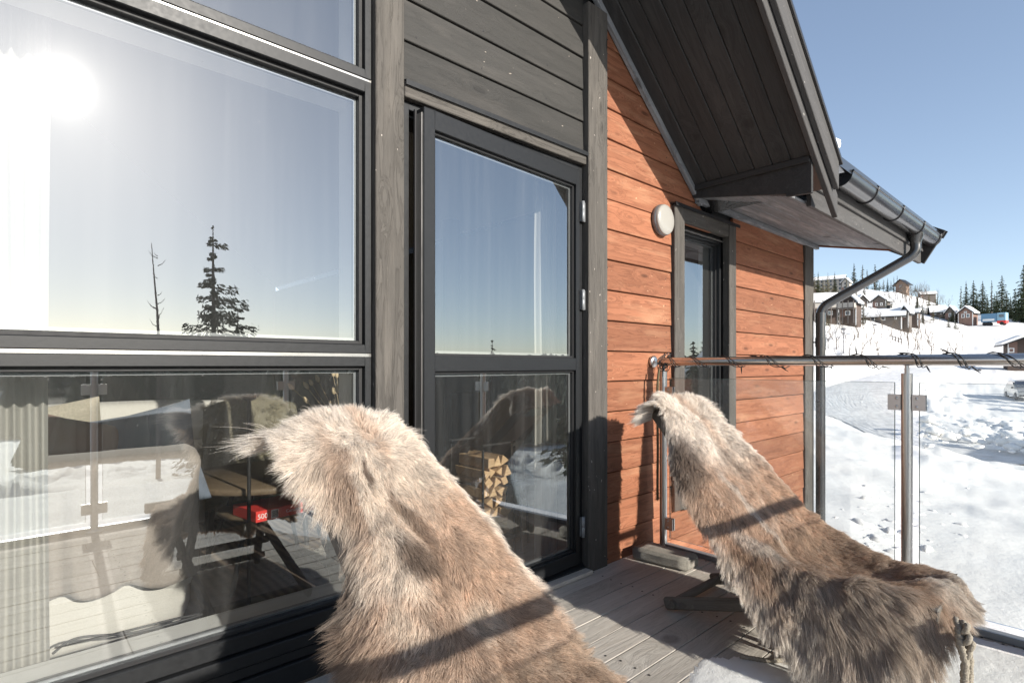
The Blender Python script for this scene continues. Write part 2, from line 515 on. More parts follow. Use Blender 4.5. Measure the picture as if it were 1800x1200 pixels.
# the valley side (seen mirrored in the windows) drops away, with forest ridges beyond
RV = [4.0, 12.0, 30.0, 60.0, 100.0, 180.0, 400.0, 900.0, 1600.0, 3500.0]
HVAL = [-0.95, -1.6, -4.5, -9.0, -14.0, -22.0, -34.0, -48.0, -20.0, 10.0]
def ground_h(x, y, detail=True):
    r = math.hypot(x, y); az = math.degrees(math.atan2(y, x))
    rc = min(max(r, RR[0]), RR[-1])
    a = min(max(az, AZ[0]), AZ[-1]) if -90 <= az <= 120 else AZ[-1]
    lr = math.log(rc)
    LR = [math.log(q) for q in RR]
    i = 0
    while i < len(LR) - 2 and lr > LR[i + 1]: i += 1
    f = (lr - LR[i]) / (LR[i + 1] - LR[i]); f = f * f * (3 - 2 * f) * 0.35 + f * 0.65
    j = 0
    while j < len(AZ) - 2 and a > AZ[j + 1]: j += 1
    g = (a - AZ[j]) / (AZ[j + 1] - AZ[j])
    h1 = (HV[i][j] * (1 - g) + HV[i][j + 1] * g) * (1 - f) + (HV[i + 1][j] * (1 - g) + HV[i + 1][j + 1] * g) * f
    rv = min(max(r, RV[0]), RV[-1])
    h2 = float(np.interp(math.log(rv), [math.log(q) for q in RV], HVAL))
    h2 += min(r / 80.0, 1.0) * 2.2 * fbm(x, y, 0.02, 5.0, 3) + (min(max((r - 700) / 700.0, 0), 1)) * 45 * fbm(x, y, 0.0016, 9.0, 3)
    # blend: hillside for azimuths above 0, valley for azimuths below -12
    w = min(max((az + 14.0) / 14.0, 0.0), 1.0) if az > -90 else 0.0
    if az > 110 or az <= -90:
        w = 0.0
    if az > 60: w = min(w, max(0.0, (110 - az) / 50.0))
    w = w * w * (3 - 2 * w)
    h = h1 * w + h2 * (1 - w)
    if detail:
        k = min(max((r - 4.5) / 20.0, 0.0), 1.0)
        h += 0.035 * fbm(x, y, 1.3, 2.0, 3) + 0.5 * k * fbm(x, y, 0.10, 3.0, 4) + 0.16 * min(1, r / 12) * fbm(x, y, 0.55, 4.0, 3)
        # ploughed heaps: lumpy banks beside the road
        if 16 < r < 60 and az < 13:
            mk = fbm(x, y, 0.05, 12.0, 2)
            mk = min(max((mk + 0.12) * 4.5, 0.0), 1.0) * min((r - 16) / 8.0, 1.0) * min((60 - r) / 12.0, 1.0) * min(1.0, (13 - az) / 2.5)
            c = fbm(x, y, 0.42, 8.0, 3)
            lum = abs(mnoise.noise(Vector((x * 1.5, y * 1.5, 3.3))))
            h += mk * (max(0.0, c + 0.10) * 1.9 + lum * 0.45)
        if 26 < r < 190 and az > 6:
            q = min((r - 26) / 20.0, 1.0) * min((190 - r) / 40.0, 1.0) * min((az - 6) / 3.0, 1.0)
            rg = fbm(x, y, 0.16, 31.0, 3); rg2 = fbm(x, y, 0.5, 33.0, 3)
            h += q * (1.3 * max(0.0, rg) + 0.55 * rg2 * (0.4 + max(0.0, fbm(x, y, 0.06, 35.0, 2)) * 2.5))
        if 60 < r < 400:
            h += 1.1 * min((r - 60) / 60.0, 1.0) * fbm(x, y, 0.045, 21.0, 4)
    return h

def ray(px, py):
    """direction through a point of the 1800 x 1200 photograph, world axes"""
    u = (px - 900) / 970.0; v = (642 - py) / 970.0
    return Vector((0.7376 * u + 0.6751, -0.6753 * u + 0.7376, v))
def hit(px, py, r0=8.0, r1=500.0):
    d = ray(px, py); s = r0
    while s < r1:
        p = Vector((0, 0, 1.08)) + d * s
        if p.z < ground_h(p.x, p.y): return p
        s *= 1.01
    return Vector((0, 0, 1.08)) + d * r1
def at_dist(px, Z):
    d = ray(px, 642)
    x, y = d.x * Z, d.y * Z
    return Vector((x, y, ground_h(x, y)))

# the road across the slope: centre line in the world, with half widths
road_px = [((1860, 800), 2.2), ((1700, 766), 2.4), ((1570, 742), 2.6), ((1500, 718), 2.8), ((1478, 697), 3.0), ((1500, 678), 3.0), ((1540, 665), 3.0), ((1590, 655), 3.0), ((1640, 645), 3.0)]
road_pts = []
for (px, py), w in road_px:
    p = hit(px, py); road_pts.append((p.x, p.y, w))
def dense(pts, n=10):
    out = []
    for i in range(len(pts) - 1):
        p0 = pts[max(i - 1, 0)]; p1 = pts[i]; p2 = pts[i + 1]; p3 = pts[min(i + 2, len(pts) - 1)]
        for k in range(n):
            t = k / n
            out.append(tuple(0.5 * ((2 * p1[c]) + (-p0[c] + p2[c]) * t + (2 * p0[c] - 5 * p1[c] + 4 * p2[c] - p3[c]) * t * t + (-p0[c] + 3 * p1[c] - 3 * p2[c] + p3[c]) * t ** 3) for c in range(len(p1))))
    out.append(tuple(pts[-1]))
    return out
road_d = dense(road_pts, 10)
road_arr = np.array(road_d)
road_hh = []
for i, (x, y, w) in enumerate(road_d):
    road_hh.append(ground_h(x, y, False))
road_hh = np.convolve(np.pad(road_hh, 6, mode='edge'), np.ones(13) / 13, 'valid')

az_list = sorted(set([round(-12 + 0.09 * i, 3) for i in range(int(36 / 0.09))] + [round(-92 + 0.4 * i, 3) for i in range(200)] + [round(24 + 3 * i, 3) for i in range(82)]))
r_list = [1.5, 3.0]
r = 3.6
while r < 700: r_list.append(r); r *= 1.026 if r > 10 else 1.05
while r < 3600: r_list.append(r); r *= 1.06
r_list.append(5500.0)
gv = []
for rr_ in r_list:
    for a in az_list:
        x, y = rr_ * math.cos(R(a)), rr_ * math.sin(R(a))
        fine = (-13 < a < 25) or rr_ < 120
        h = ground_h(x, y, fine)
        if rr_ < 120 and -12 < a < 24:
            d2 = (road_arr[:, 0] - x) ** 2 + (road_arr[:, 1] - y) ** 2
            k = int(np.argmin(d2)); d = math.sqrt(d2[k]); w = road_arr[k, 2]
            if d < w + 2.0:
                t_ = min(max((d - w) / 2.0, 0), 1); t_ = t_ * t_ * (3 - 2 * t_)
                h = (road_hh[k] - 0.10) * (1 - t_) + h * t_
        gv.append((x, y, h))
na = len(az_list); gf = []
for i in range(len(r_list) - 1):
    for j in range(na):
        a = i * na + j; b = i * na + (j + 1) % na
        gf.append((a, b, b + na, a + na))
c0 = len(gv); gv.append((0, 0, -0.95))
for j in range(na): gf.append((c0, (j + 1) % na, j))
me = bpy.data.meshes.new('snowy_ground')
me.from_pydata(gv, [], gf)
me.polygons.foreach_set('use_smooth', [True] * len(gf))
me.materials.append(M['snow'])
ground = bpy.data.objects.new('snowy_ground', me)
link(ground); tag(ground, 'white snow covered ground rising into a hillside beyond the deck', kind='structure')

rv = []; rf = []; ruv = []
NW = 9
for i, (x, y, w) in enumerate(road_d):
    p0 = Vector(road_d[max(i - 1, 0)][:2]); p1 = Vector(road_d[min(i + 1, len(road_d) - 1)][:2])
    t_ = (p1 - p0).normalized(); nrm = Vector((-t_.y, t_.x))
    for k in range(NW):
        s = (k / (NW - 1) * 2 - 1)
        q = Vector((x, y)) + nrm * s * w
        rv.append((q.x, q.y, road_hh[i] + 0.02 - 0.09 * abs(s) ** 6 + 0.03 * vnoise(q.x, q.y, 1.2)))
        ruv.append((s, i))
for i in range(len(road_d) - 1):
    for k in range(NW - 1):
        a = i * NW + k
        rf.append((a, a + 1, a + NW + 1, a + NW))
me = bpy.data.meshes.new('snow_road'); me.from_pydata(rv, [], rf)
uvl = me.uv_layers.new(name='UVMap')
for lp in me.loops: uvl.data[lp.index].uv = ruv[lp.vertex_index]
me.polygons.foreach_set('use_smooth', [True] * len(rf)); me.materials.append(M['road'])
o = bpy.data.objects.new('snow_road', me); link(o); tag(o, 'packed grey snow road curving across the slope', kind='structure')

# ------------------------------------------------------------------ the cabin
cabin = empty('cabin', (0, 1.9, 0), label='dark and orange timber cabin with large windows whose deck the hides stand on', cat='house')
CO = Vector((0, 1.9, 0))
FN = 1.885                   # face of the cladding
SL = 0.80                    # slope of the front gable
RIDGE_X = -0.1
def soff(x):                 # underside of the gable roof
    return 2.215 + SL * (3.37 - x) if x > RIDGE_X else 2.215 + SL * (3.37 - RIDGE_X) - SL * (RIDGE_X - x)
# backing walls (behind the boards)
WI = 2.06
wall = MB()
yb = FN + 0.030
def wallbox(x0, x1, z0, z1): wall.box(x0, x1, yb, WI, z0, z1)
TOPZ = 3.55
# below the glazing
wallbox(-1.25, 1.02, -1.0, 0.15)
wall.prism([(1.142, 2.13), (2.24, 2.13), (2.24, soff(2.24) - 0.02), (1.142, soff(1.142) - 0.02)], 'y', yb, WI)
wallbox(1.142, 2.24, -1.0, -0.01)
wall.prism([(-1.25, TOPZ), (1.142, TOPZ), (1.142, soff(1.142) - 0.02), (RIDGE_X, soff(RIDGE_X) - 0.02), (-1.25, soff(-1.25) - 0.02)], 'y', yb, WI)
wall.prism([(2.24, -1.0), (3.20, -1.0), (3.20, soff(3.20) - 0.02), (2.24, soff(2.24) - 0.02)], 'y', yb, WI)
wallbox(3.20, 3.86, -1.0, 0.25)
wallbox(3.20, 3.86, 2.02, 2.25)
wallbox(3.86, 5.45, -1.0, 2.25)
wall.prism([(-3.6, -1.0), (-1.25, -1.0), (-1.25, soff(-1.25) - 0.02), (-3.6, soff(-3.6) - 0.02)], 'y', yb, WI)
wall_o = wall.build('wall', M['alu_dark'], cabin, off=CO)
wall_o.location = (0, 0, 0)

def board(x0, x1, zb, h, mat, face=FN, tilt=0.007, th=0.022, name='cladding_board', slope_cut=None):
    """one horizontal cladding board, lower edge standing a little proud of the one below"""
    L = x1 - x0
    cz = zb + h / 2
    a = math.atan2(tilt, h)
    z = Vector((0, math.sin(a), math.cos(a)))
    jx = random.uniform(-0.0012, 0.0012)
    return plank(name, mat, wall_o, (x0 + L / 2, face + 0.002 + th / 2 + jx, cz), (L, th, h - 0.006), xdir=(1, 0, 0), ydir=(0, math.cos(a), -math.sin(a)), bev=0.0025, off=CO)

P_ = 0.168                  # board pitch
z = -0.84 + 0.0
# orange boards: heights aligned with the joints seen at the left of the orange wall
zj0 = 1.08 + (642 - 617) / 970 * 3.04     # a joint
k0 = int(math.floor((zj0 + 0.95) / P_))
for k in range(-k0, 14):
    zb = zj0 + k * P_
    # left field, from the corner post to the casing of the narrow window
    x0 = 2.40; x1 = 3.085
    top = zb + P_
    lim = 3.37 + (2.215 - top) / SL     # where the gable underside cuts the top of the board
    if soff(x0) - top < -0.1: continue
    def cutboard(x0, x1):
        """board cut at an angle by the roof"""
        m = MB()
        tb = min(x1, 3.37 + (2.215 - zb) / SL); tt = min(x1, 3.37 + (2.215 - top + 0.006) / SL)
        if tb <= x0 + 0.01: return
        tt = max(tt, x0 + 0.004); tz = min(top - 0.006, soff(x0) - 0.002)
        poly = [(x0, zb), (tb, zb), (tt, tz), (x0, tz)]
        cx, cz = (x0 + tb) / 2, zb + P_ / 2
        v = []
        for (yy0, yy1) in ((FN, FN + 0.007),):
            pass
        front = [(p[0] - cx, (0.0 if i < 2 else 0.007), p[1] - cz) for i, p in enumerate(poly)]
        back = [(p[0] - cx, 0.024, p[1] - cz) for p in poly]
        m.add(front + back, [(0, 1, 2, 3), (7, 6, 5, 4), (0, 4, 5, 1), (1, 5, 6, 2), (2, 6, 7, 3), (3, 7, 4, 0)])
        o = m.build('cladding_board', M['orange'], wall_o, bevel=0.0022)
        o.location = Vector((cx, FN, cz)) - CO
    if top < 2.12:
        board(x0, x1, zb, P_, M['orange'])
    elif 3.37 + (2.215 - zb) / SL > x0 + 0.03:
        cutboard(x0, 3.60)
    # right field
    if top < 2.19:
        board(3.925, 5.27, zb, P_, M['orange'])
    elif zb < 2.19:
        board(3.925, 5.27, zb, 2.20 - zb, M['orange'])
    if zb + P_ < 0.24:
        board(3.085, 3.925, zb, P_, M['orange'])
    if top < soff(-1.4) and zb > -0.9:
        board(-3.6, -1.36, zb, P_, M['orange'])
# black boards above the door
zb0 = 2.357
for k in range(0, 16):
    zb = 2.190 + k * P_
    top = zb + P_
    xr = min(2.235, 3.37 + (2.215 - top) / SL - 0.0)
    xl = 1.142
    if xr - xl < 0.05: break
    board(xl, xr, zb, P_, M['black'])
for k in range(0, 9):
    zb = TOPZ + 0.02 + k * P_; top = zb + P_
    xr = min(1.02, 3.37 + (2.215 - top) / SL); xl = max(-1.22, RIDGE_X * 2 - xr)
    if xr - xl < 0.1: break
    board(xl, xr, zb, P_, M['black'])

# nail heads
m = MB()
rsn = random.Random(6)
for k in range(-k0, 12):
    for dz in (0.035, 0.125):
        zz = zj0 + k * P_ + dz
        for xx in (2.44, 3.03, 3.98, 4.6, 5.2):
            if zz > min(soff(xx) - 0.05, 2.16 if xx > 3.5 else 9) or zz < -0.5: continue
            m.lathe([(0.0, 0.0012), (0.0034, 0.001), (0.0042, 0.0)], (xx + rsn.uniform(-.004, .004), FN + 0.007 * ((dz) / P_) - 0.0005, zz + rsn.uniform(-.004, .004)), (0, -1, 0), 7)
for k in range(0, 8):
    for xx in (1.20, 1.55, 1.95, 2.19):
        zz = 2.19 + P_ * k + 0.03
        if zz < soff(xx) - 0.1: m.lathe([(0.0, 0.0012), (0.0034, 0.001), (0.0042, 0.0)], (xx + rsn.uniform(-.01, .01), FN + 0.001, zz), (0, -1, 0), 7)
nl = m.build('nail_heads', M['alu_dark'], wall_o, off=CO); nl.location = (0, 0, 0); tag(nl, kind='stuff')

# vertical posts and casings
def vpost(x0, x1, yf, z0, z1, mat=None, name='corner_post', yb_=None, parent=None):
    yb_ = yb_ if yb_ is not None else FN + 0.03
    return plank(name, mat or M['post'], parent or wall_o, ((x0 + x1) / 2, (yf + yb_) / 2, (z0 + z1) / 2), (z1 - z0, yb_ - yf, x1 - x0), xdir=(0, 0, 1), ydir=(0, 1, 0), bev=0.004, off=CO)
vpost(1.017, 1.139, 1.862, 0.0, soff(1.139) - 0.01, name='facade_post')
vpost(-1.36, -1.235, 1.862, 0.0, soff(-1.36) - 0.01, name='facade_post')
vpost(2.237, 2.395, 1.850, -0.004, soff(2.395) - 0.015, name='facade_post')
vpost(5.27, 5.47, 1.868, -0.95, 2.19, name='corner_post')
# drip cap and head board over the door
plank('head_board', M['post'], wall_o, ((1.142 + 2.235) / 2, 1.882, 2.158), (1.093, 0.035, 0.062), off=CO)
m = MB(); m.prism([(1.868, 2.187), (FN + 0.02, 2.199), (FN + 0.02, 2.203), (1.853, 2.190), (1.853, 2.170), (1.856, 2.170), (1.858, 2.186)], 'x', 1.142, 2.262)
m.build('drip_cap', M['alu'], wall_o, off=CO).location = (0, 0, 0)

# ------------------------------------------------------------------ big window wall left of the post
def frame_rect(mb, x0, x1, z0, z1, y0, y1, w, wt=None, wb=None):
    wt = wt or w; wb = wb or w
    mb.box(x0, x0 + w, y0, y1, z0, z1); mb.box(x1 - w, x1, y0, y1, z0, z1)
    mb.box(x0 + w, x1 - w, y0, y1, z1 - wt, z1); mb.box(x0 + w, x1 - w, y0, y1, z0, z0 + wb)
def sash(name, x0, x1, z0, z1, yf, w, parent, d=0.07, wt=None, wb=None, pane=True, M4=None):
    """frame with a stepped glazing bead, spacer bars and a double pane"""
    f = MB(); frame_rect(f, x0, x1, z0, z1, yf, yf + d, w, wt, wb)
    fo = f.build(name, M['alu'], parent, off=CO, bevel=0.0025); fo.location = (0, 0, 0)
    wt = wt or w; wb = wb or w
    b = MB(); frame_rect(b, x0 + w, x1 - w, z0 + wb, z1 - wt, yf + 0.022, yf + d + 0.004, 0.014)
    bo = b.build('glazing_bead', M['alu_dark'], parent, off=CO, bevel=0.002); bo.location = (0, 0, 0)
    gx0, gx1, gz0, gz1 = x0 + w + 0.014, x1 - w - 0.014, z0 + wb + 0.014, z1 - wt - 0.014
    s = MB(); frame_rect(s, gx0, gx1, gz0, gz1, yf + 0.046, yf + 0.060, 0.011)
    so = s.build('spacer_bar', M['spacer'], parent, off=CO); so.location = (0, 0, 0)
    g = MB(); g.add([(gx0, yf + 0.042, gz0), (gx1, yf + 0.042, gz0), (gx1, yf + 0.042, gz1), (gx0, yf + 0.042, gz1)], [(0, 1, 2, 3)])
    c = ((gx0 + gx1) / 2, yf + 0.042, (gz0 + gz1) / 2)
    gg = MB(); gg.add([(p[0] - c[0], 0, p[2] - c[2]) for p in g.v], g.f)
    go = gg.build('pane', M['glass'], parent); go.location = Vector(c) - CO
    r = MB(); frame_rect(r, gx0 - 0.02, gx1 + 0.02, gz0 - 0.02, gz1 + 0.02, yf + d, WI + 0.02, 0.02)
    ro = r.build('window_lining', M['white'], parent, off=CO); ro.location = (0, 0, 0)
    return fo
bw = empty('window', (0, 0, 0), parent=cabin)
X0w, X1w = -1.225, 1.012
sash('window_frame', X0w, X1w, 0.165, 1.112, 1.888, 0.026, bw, wb=0.05, wt=0.036)
sash('window_frame', X0w, X1w, 1.124, 2.142, 1.888, 0.026, bw, wb=0.034, wt=0.044)
sash('window_frame', X0w, X1w, 2.150, 3.50, 1.888, 0.026, bw, wb=0.034)
for zz in (1.118, 2.146):
    m = MB(); m.box(X0w, X1w, 1.892, 1.95, zz - 0.006, zz + 0.006)
    m.build('drip_bead', M['bead'], bw, off=CO).location = (0, 0, 0)
# stepped black sill below the glazing
for (z0, z1, yf) in ((0.118, 0.160, 1.872), (0.080, 0.114, 1.880), (0.004, 0.076, 1.868)):
    plank('sill_board', M['alu'], bw, ((X0w + X1w) / 2, (yf + 1.93) / 2, (z0 + z1) / 2), (X1w - X0w, 1.93 - yf, z1 - z0), off=CO, bev=0.003)
# inner window board, pale
plank('window_board', M['white'], bw, ((X0w + X1w) / 2, 2.045, 0.205), (X1w - X0w - 0.04, 0.13, 0.02), off=CO)

# ------------------------------------------------------------------ glazed door, standing ajar
door = empty('door', (0, 0, 0), parent=cabin)
f = MB()
f.box(1.146, 1.178, 1.895, 2.05, 0.0, 2.125); f.box(2.203, 2.235, 1.895, 2.05, 0.0, 2.125)
f.box(1.178, 2.203, 1.895, 2.05, 2.095, 2.125)
f.build('door_frame', M['alu'], door, off=CO, bevel=0.002).location = (0, 0, 0)
f = MB(); f.box(1.178, 1.192, 1.93, 2.05, 0.02, 2.095); f.box(1.178, 2.203, 1.93, 2.05, 2.083, 2.095)
f.build('door_seal', M['alu_dark'], door, off=CO).location = (0, 0, 0)
plank('threshold', M['deck'], door, ((1.146 + 2.235) / 2, 1.90, 0.012), (1.09, 0.16, 0.02), off=CO)
f = MB(); f.prism([(1.868, 0.004), (2.05, 0.004), (2.05, 0.045), (1.895, 0.045), (1.868, 0.03)], 'x', 1.15, 2.23)
f.build('threshold_cap', M['alu'], door, off=CO).location = (0, 0, 0)
HX, HY = 2.196, 1.878
leaf_rot = Matrix.Translation(Vector((HX, HY, 0)) - CO) @ Matrix.Rotation(R(3.6), 4, 'Z')
def leaf(name, boxes, mat, bevel=0.002, parent=None):
    mb = MB()
    for b in boxes: mb.box(*b)
    o = mb.build(name, mat, parent or door, bevel=bevel)
    o.matrix_local = leaf_rot
    return o
LW = 1.0
zs = [0.052, 0.118, 1.055, 1.118, 2.012, 2.088]       # bottom, glass bottom, mid rail, glass top, top
sw = 0.052
leaf('door_leaf_frame', [(-LW, -LW + sw, 0, 0.058, zs[0], zs[5]), (-0.030, 0.0, 0, 0.058, zs[0], zs[5]),
     (-LW + sw, -0.030, 0, 0.058, zs[0], zs[1]), (-LW + sw, -0.030, 0, 0.058, zs[2], zs[3]), (-LW + sw, -0.030, 0, 0.058, zs[4], zs[5])], M['alu'])
leaf('lock_strip', [(-LW - 0.004, -LW, 0.012, 0.046, zs[0] + 0.02, zs[5] - 0.02)], M['steel'], bevel=0)
leaf('door_gasket', [(-LW - 0.010, -LW - 0.001, 0.047, 0.056, zs[0], zs[5])], M['alu_dark'], bevel=0)
for (za, zb_) in ((zs[1], zs[2]), (zs[3], zs[4])):
    mb = MB(); frame_rect(mb, -LW + sw, -0.030, za, zb_, 0.016, 0.060, 0.010)
    o = mb.build('glazing_bead', M['alu_dark'], door, bevel=0.001); o.matrix_local = leaf_rot
    mb = MB(); frame_rect(mb, -LW + sw + 0.010, -0.040, za + 0.010, zb_ - 0.010, 0.034, 0.050, 0.011)
    o = mb.build('spacer_bar', M['spacer'], door); o.matrix_local = leaf_rot
    x0, x1, z0, z1 = -LW + sw + 0.01, -0.04, za + 0.01, zb_ - 0.01
    mb = MB(); mb.add([(x0 - (x0 + x1) / 2, 0, z0 - (z0 + z1) / 2), (x1 - (x0 + x1) / 2, 0, z0 - (z0 + z1) / 2), (x1 - (x0 + x1) / 2, 0, z1 - (z0 + z1) / 2), (x0 - (x0 + x1) / 2, 0, z1 - (z0 + z1) / 2)], [(0, 1, 2, 3)])
    o = mb.build('pane', M['glass'], door); o.matrix_local = leaf_rot @ Matrix.Translation(((x0 + x1) / 2, 0.030, (z0 + z1) / 2))
for hz in (1.88, 1.42, 0.24):
    mb = MB(); mb.lathe([(0, -0.055), (0.009, -0.052), (0.009, -0.002), (0.0075, 0.0), (0.009, 0.002), (0.009, 0.052), (0.0, 0.055)], (HX + 0.012, HY - 0.012, hz), (0, 0, 1), 12)
    mb.box(HX + 0.004, HX + 0.04, HY - 0.004, HY + 0.004, hz - 0.05, hz + 0.05)
    mb.build('hinge', M['spacer'], door, off=CO).location = (0, 0, 0)

# ------------------------------------------------------------------ narrow window in the orange wall
nw = empty('window', (0, 0, 0), parent=cabin)
nx0, nx1 = 3.09, 3.92
vpost(nx0, nx0 + 0.118, 1.862, 0.16, 2.09, name='casing', parent=nw)
vpost(nx1 - 0.105, nx1, 1.862, 0.16, 2.09, name='casing', parent=nw)
plank('casing', M['post'], nw, ((nx0 + nx1) / 2, 1.888, 2.052), (nx1 - nx0 - 0.226, 0.05, 0.105), off=CO, bev=0.004)
plank('casing', M['post'], nw, ((nx0 + nx1) / 2, 1.888, 0.20), (nx1 - nx0 - 0.226, 0.05, 0.10), off=CO, bev=0.004)
m = MB(); m.box(nx0 - 0.012, nx1 + 0.03, 1.845, 1.92, 2.094, 2.102); m.box(nx0 - 0.012, nx1 + 0.03, 1.845, 1.850, 2.080, 2.094)
m.build('drip_cap', M['alu'], nw, off=CO).location = (0, 0, 0)
m = MB(); m.box(nx0 + 0.12, nx1 - 0.107, 1.905, 1.915, 1.965, 1.972)
m.build('drip_bead', M['bead'], nw, off=CO).location = (0, 0, 0)
sash('window_frame', nx0 + 0.118, nx1 - 0.105, 0.252, 2.000, 1.925, 0.028, nw, wt=0.05)
# ------------------------------------------------------------------ gable roof
groof = empty('gable_roof', (0, 0, 0), parent=cabin)
dv = Vector((1, 0, -SL)).normalized()        # down the slope to the right
dvl = Vector((-1, 0, -SL)).normalized()
def on_slope(x, y, dz=0.0): return Vector((x, y, soff(x) + dz))
YB = 9.3
# soffit boards along the slope, six across the overhang
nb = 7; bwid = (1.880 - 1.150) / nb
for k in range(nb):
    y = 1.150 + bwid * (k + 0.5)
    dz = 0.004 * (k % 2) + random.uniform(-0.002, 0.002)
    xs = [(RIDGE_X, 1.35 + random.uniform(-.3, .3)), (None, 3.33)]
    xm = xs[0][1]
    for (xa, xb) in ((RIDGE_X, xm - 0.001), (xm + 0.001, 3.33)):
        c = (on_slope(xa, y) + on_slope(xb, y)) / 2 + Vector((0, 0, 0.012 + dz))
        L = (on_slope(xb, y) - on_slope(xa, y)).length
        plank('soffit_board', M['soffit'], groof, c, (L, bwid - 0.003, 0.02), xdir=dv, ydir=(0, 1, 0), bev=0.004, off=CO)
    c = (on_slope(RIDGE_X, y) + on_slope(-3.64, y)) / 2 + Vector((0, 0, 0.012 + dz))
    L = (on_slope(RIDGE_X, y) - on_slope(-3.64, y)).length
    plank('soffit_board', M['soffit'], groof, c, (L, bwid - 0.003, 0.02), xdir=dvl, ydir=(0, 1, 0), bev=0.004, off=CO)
# trim where the soffit meets the wall
c = (on_slope(RIDGE_X, 1.868) + on_slope(3.42, 1.868)) / 2 + Vector((0, 0, -0.022))
plank('wall_trim', M['soffit2'], groof, c, ((on_slope(RIDGE_X, 0) - on_slope(3.42, 0)).length, 0.030, 0.034), xdir=dv, ydir=(0, 1, 0), bev=0.003, off=CO)
# barge boards
def hb(x): return 1.97 + SL * (3.65 - x)
def slope_board(name, xa, xb, y0, y1, z0, z1, mat, plumb=True, mirror=False):
    m = MB()
    poly = [(xa, hb(xa) + z0), (xb, hb(xb) + z0), (xb, hb(xb) + z1), (xa, hb(xa) + z1)]
    if mirror: poly = [(2 * RIDGE_X - p[0], p[1]) for p in poly]
    # local frame along the slope so the grain runs with the board
    c = Vector(((poly[0][0] + poly[1][0]) / 2, (y0 + y1) / 2, (poly[0][1] + poly[2][1]) / 2))
    xd = dv if not mirror else dvl
    zd = xd.cross(Vector((0, 1, 0))); 
    Ml = Matrix((xd, Vector((0, 1, 0)), zd)).transposed().to_4x4(); Ml.translation = c
    inv = Ml.inverted()
    v = [inv @ Vector((p[0], y0, p[1])) for p in poly] + [inv @ Vector((p[0], y1, p[1])) for p in poly]
    m.add(v, [(0, 1, 2, 3), (7, 6, 5, 4), (0, 4, 5, 1), (1, 5, 6, 2), (2, 6, 7, 3), (3, 7, 4, 0)])
    o = m.build(name, mat, groof, bevel=0.003)
    Ml.translation = c - CO
    o.matrix_local = Ml
    return o
M['barge'] = wood('barge_board_wood', (0.022, 0.021, 0.021), (0.052, 0.050, 0.049), (0.078, 0.075, 0.073), rough=0.75, grain=0.7, knots=0.4, bump=0.5, vary=0.2, wear=(0.4, 0.38, 0.35))
for mir in (False, True):
    slope_board('barge_board', RIDGE_X, 3.66, 1.118, 1.148, 0.0, 0.135, M['barge'], mirror=mir)
    slope_board('barge_board', RIDGE_X, 3.575, 1.085, 1.115, 0.075, 0.235, M['barge'], mirror=mir)
    slope_board('roof_edge_metal', RIDGE_X, 3.60, 1.070, 1.15, 0.238, 0.262, M['gutter'], mirror=mir)
    slope_board('roof_sheet', RIDGE_X, 3.56, 1.15, YB, 0.075, 0.255, M['gutter'], mirror=mir)
# closing board between the gable soffit and the eave
m = MB(); m.prism([(1.150, 2.050), (1.150, soff(3.33) + 0.05), (1.880, soff(3.33) + 0.05), (1.880, 2.184), (1.29, 2.073), (1.288, 2.058)], 'x', 3.334, 3.358)
m.build('closing_board', M['soffit'], groof, off=CO, bevel=0.002).location = (0, 0, 0)
plank('closing_batten', M['soffit'], groof, (3.322, 1.515, soff(3.33) - 0.008), (0.72, 0.018, 0.034), xdir=(0, 1, 0), ydir=(1, 0, 0), off=CO)

# ------------------------------------------------------------------ main roof with eave, gutter and downpipe
mroof = empty('main_roof', (0, 0, 0), parent=cabin)
TE = 6.42; TW = 5.50
m30 = 0.577
def rz(y): return 2.285 + (y - 1.14) * m30
m = MB(); m.prism([(1.10, rz(1.10)), (8.0, rz(8.0)), (8.0, rz(8.0) + 0.10), (1.10, rz(1.10) + 0.06)], 'x', 3.55, TE)
m.build('roof_sheet', M['gutter'], mroof, off=CO).location = (0, 0, 0)
# sloping rake soffit beyond the end wall
m = MB(); m.prism([(1.27, rz(1.27) - 0.14), (8.0, rz(8.0) - 0.14), (8.0, rz(8.0) - 0.10), (1.27, rz(1.27) - 0.10)], 'x', TW, TE - 0.04)
m.build('rake_soffit', M['soffit2'], mroof, off=CO).location = (0, 0, 0)
# eave soffit boards
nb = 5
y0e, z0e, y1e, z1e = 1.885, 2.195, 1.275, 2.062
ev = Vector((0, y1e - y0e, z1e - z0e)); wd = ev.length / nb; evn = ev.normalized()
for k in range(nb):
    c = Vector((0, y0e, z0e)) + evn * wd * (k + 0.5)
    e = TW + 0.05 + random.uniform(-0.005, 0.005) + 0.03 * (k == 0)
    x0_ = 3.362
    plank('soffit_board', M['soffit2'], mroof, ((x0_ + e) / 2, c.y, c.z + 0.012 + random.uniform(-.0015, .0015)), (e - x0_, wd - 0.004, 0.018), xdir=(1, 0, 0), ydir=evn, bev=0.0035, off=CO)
plank('eave_end_trim', M['orange'], mroof, (TW + 0.062, 1.58, 2.132), (0.60, 0.012, 0.03), xdir=-evn, ydir=(1, 0, 0), off=CO)
plank('wall_trim', M['soffit2'], mroof, ((3.37 + 5.56) / 2, 1.868, 2.172), (2.19, 0.034, 0.036), off=CO)
# fascia boards
plank('fascia_board', M['barge'], mroof, ((3.58 + 6.40) / 2, 1.255, 2.102), (2.80, 0.028, 0.115), off=CO)
plank('fascia_board', M['barge'], mroof, ((3.58 + 6.40) / 2, 1.238, 2.212), (2.80, 0.030, 0.120), off=CO)
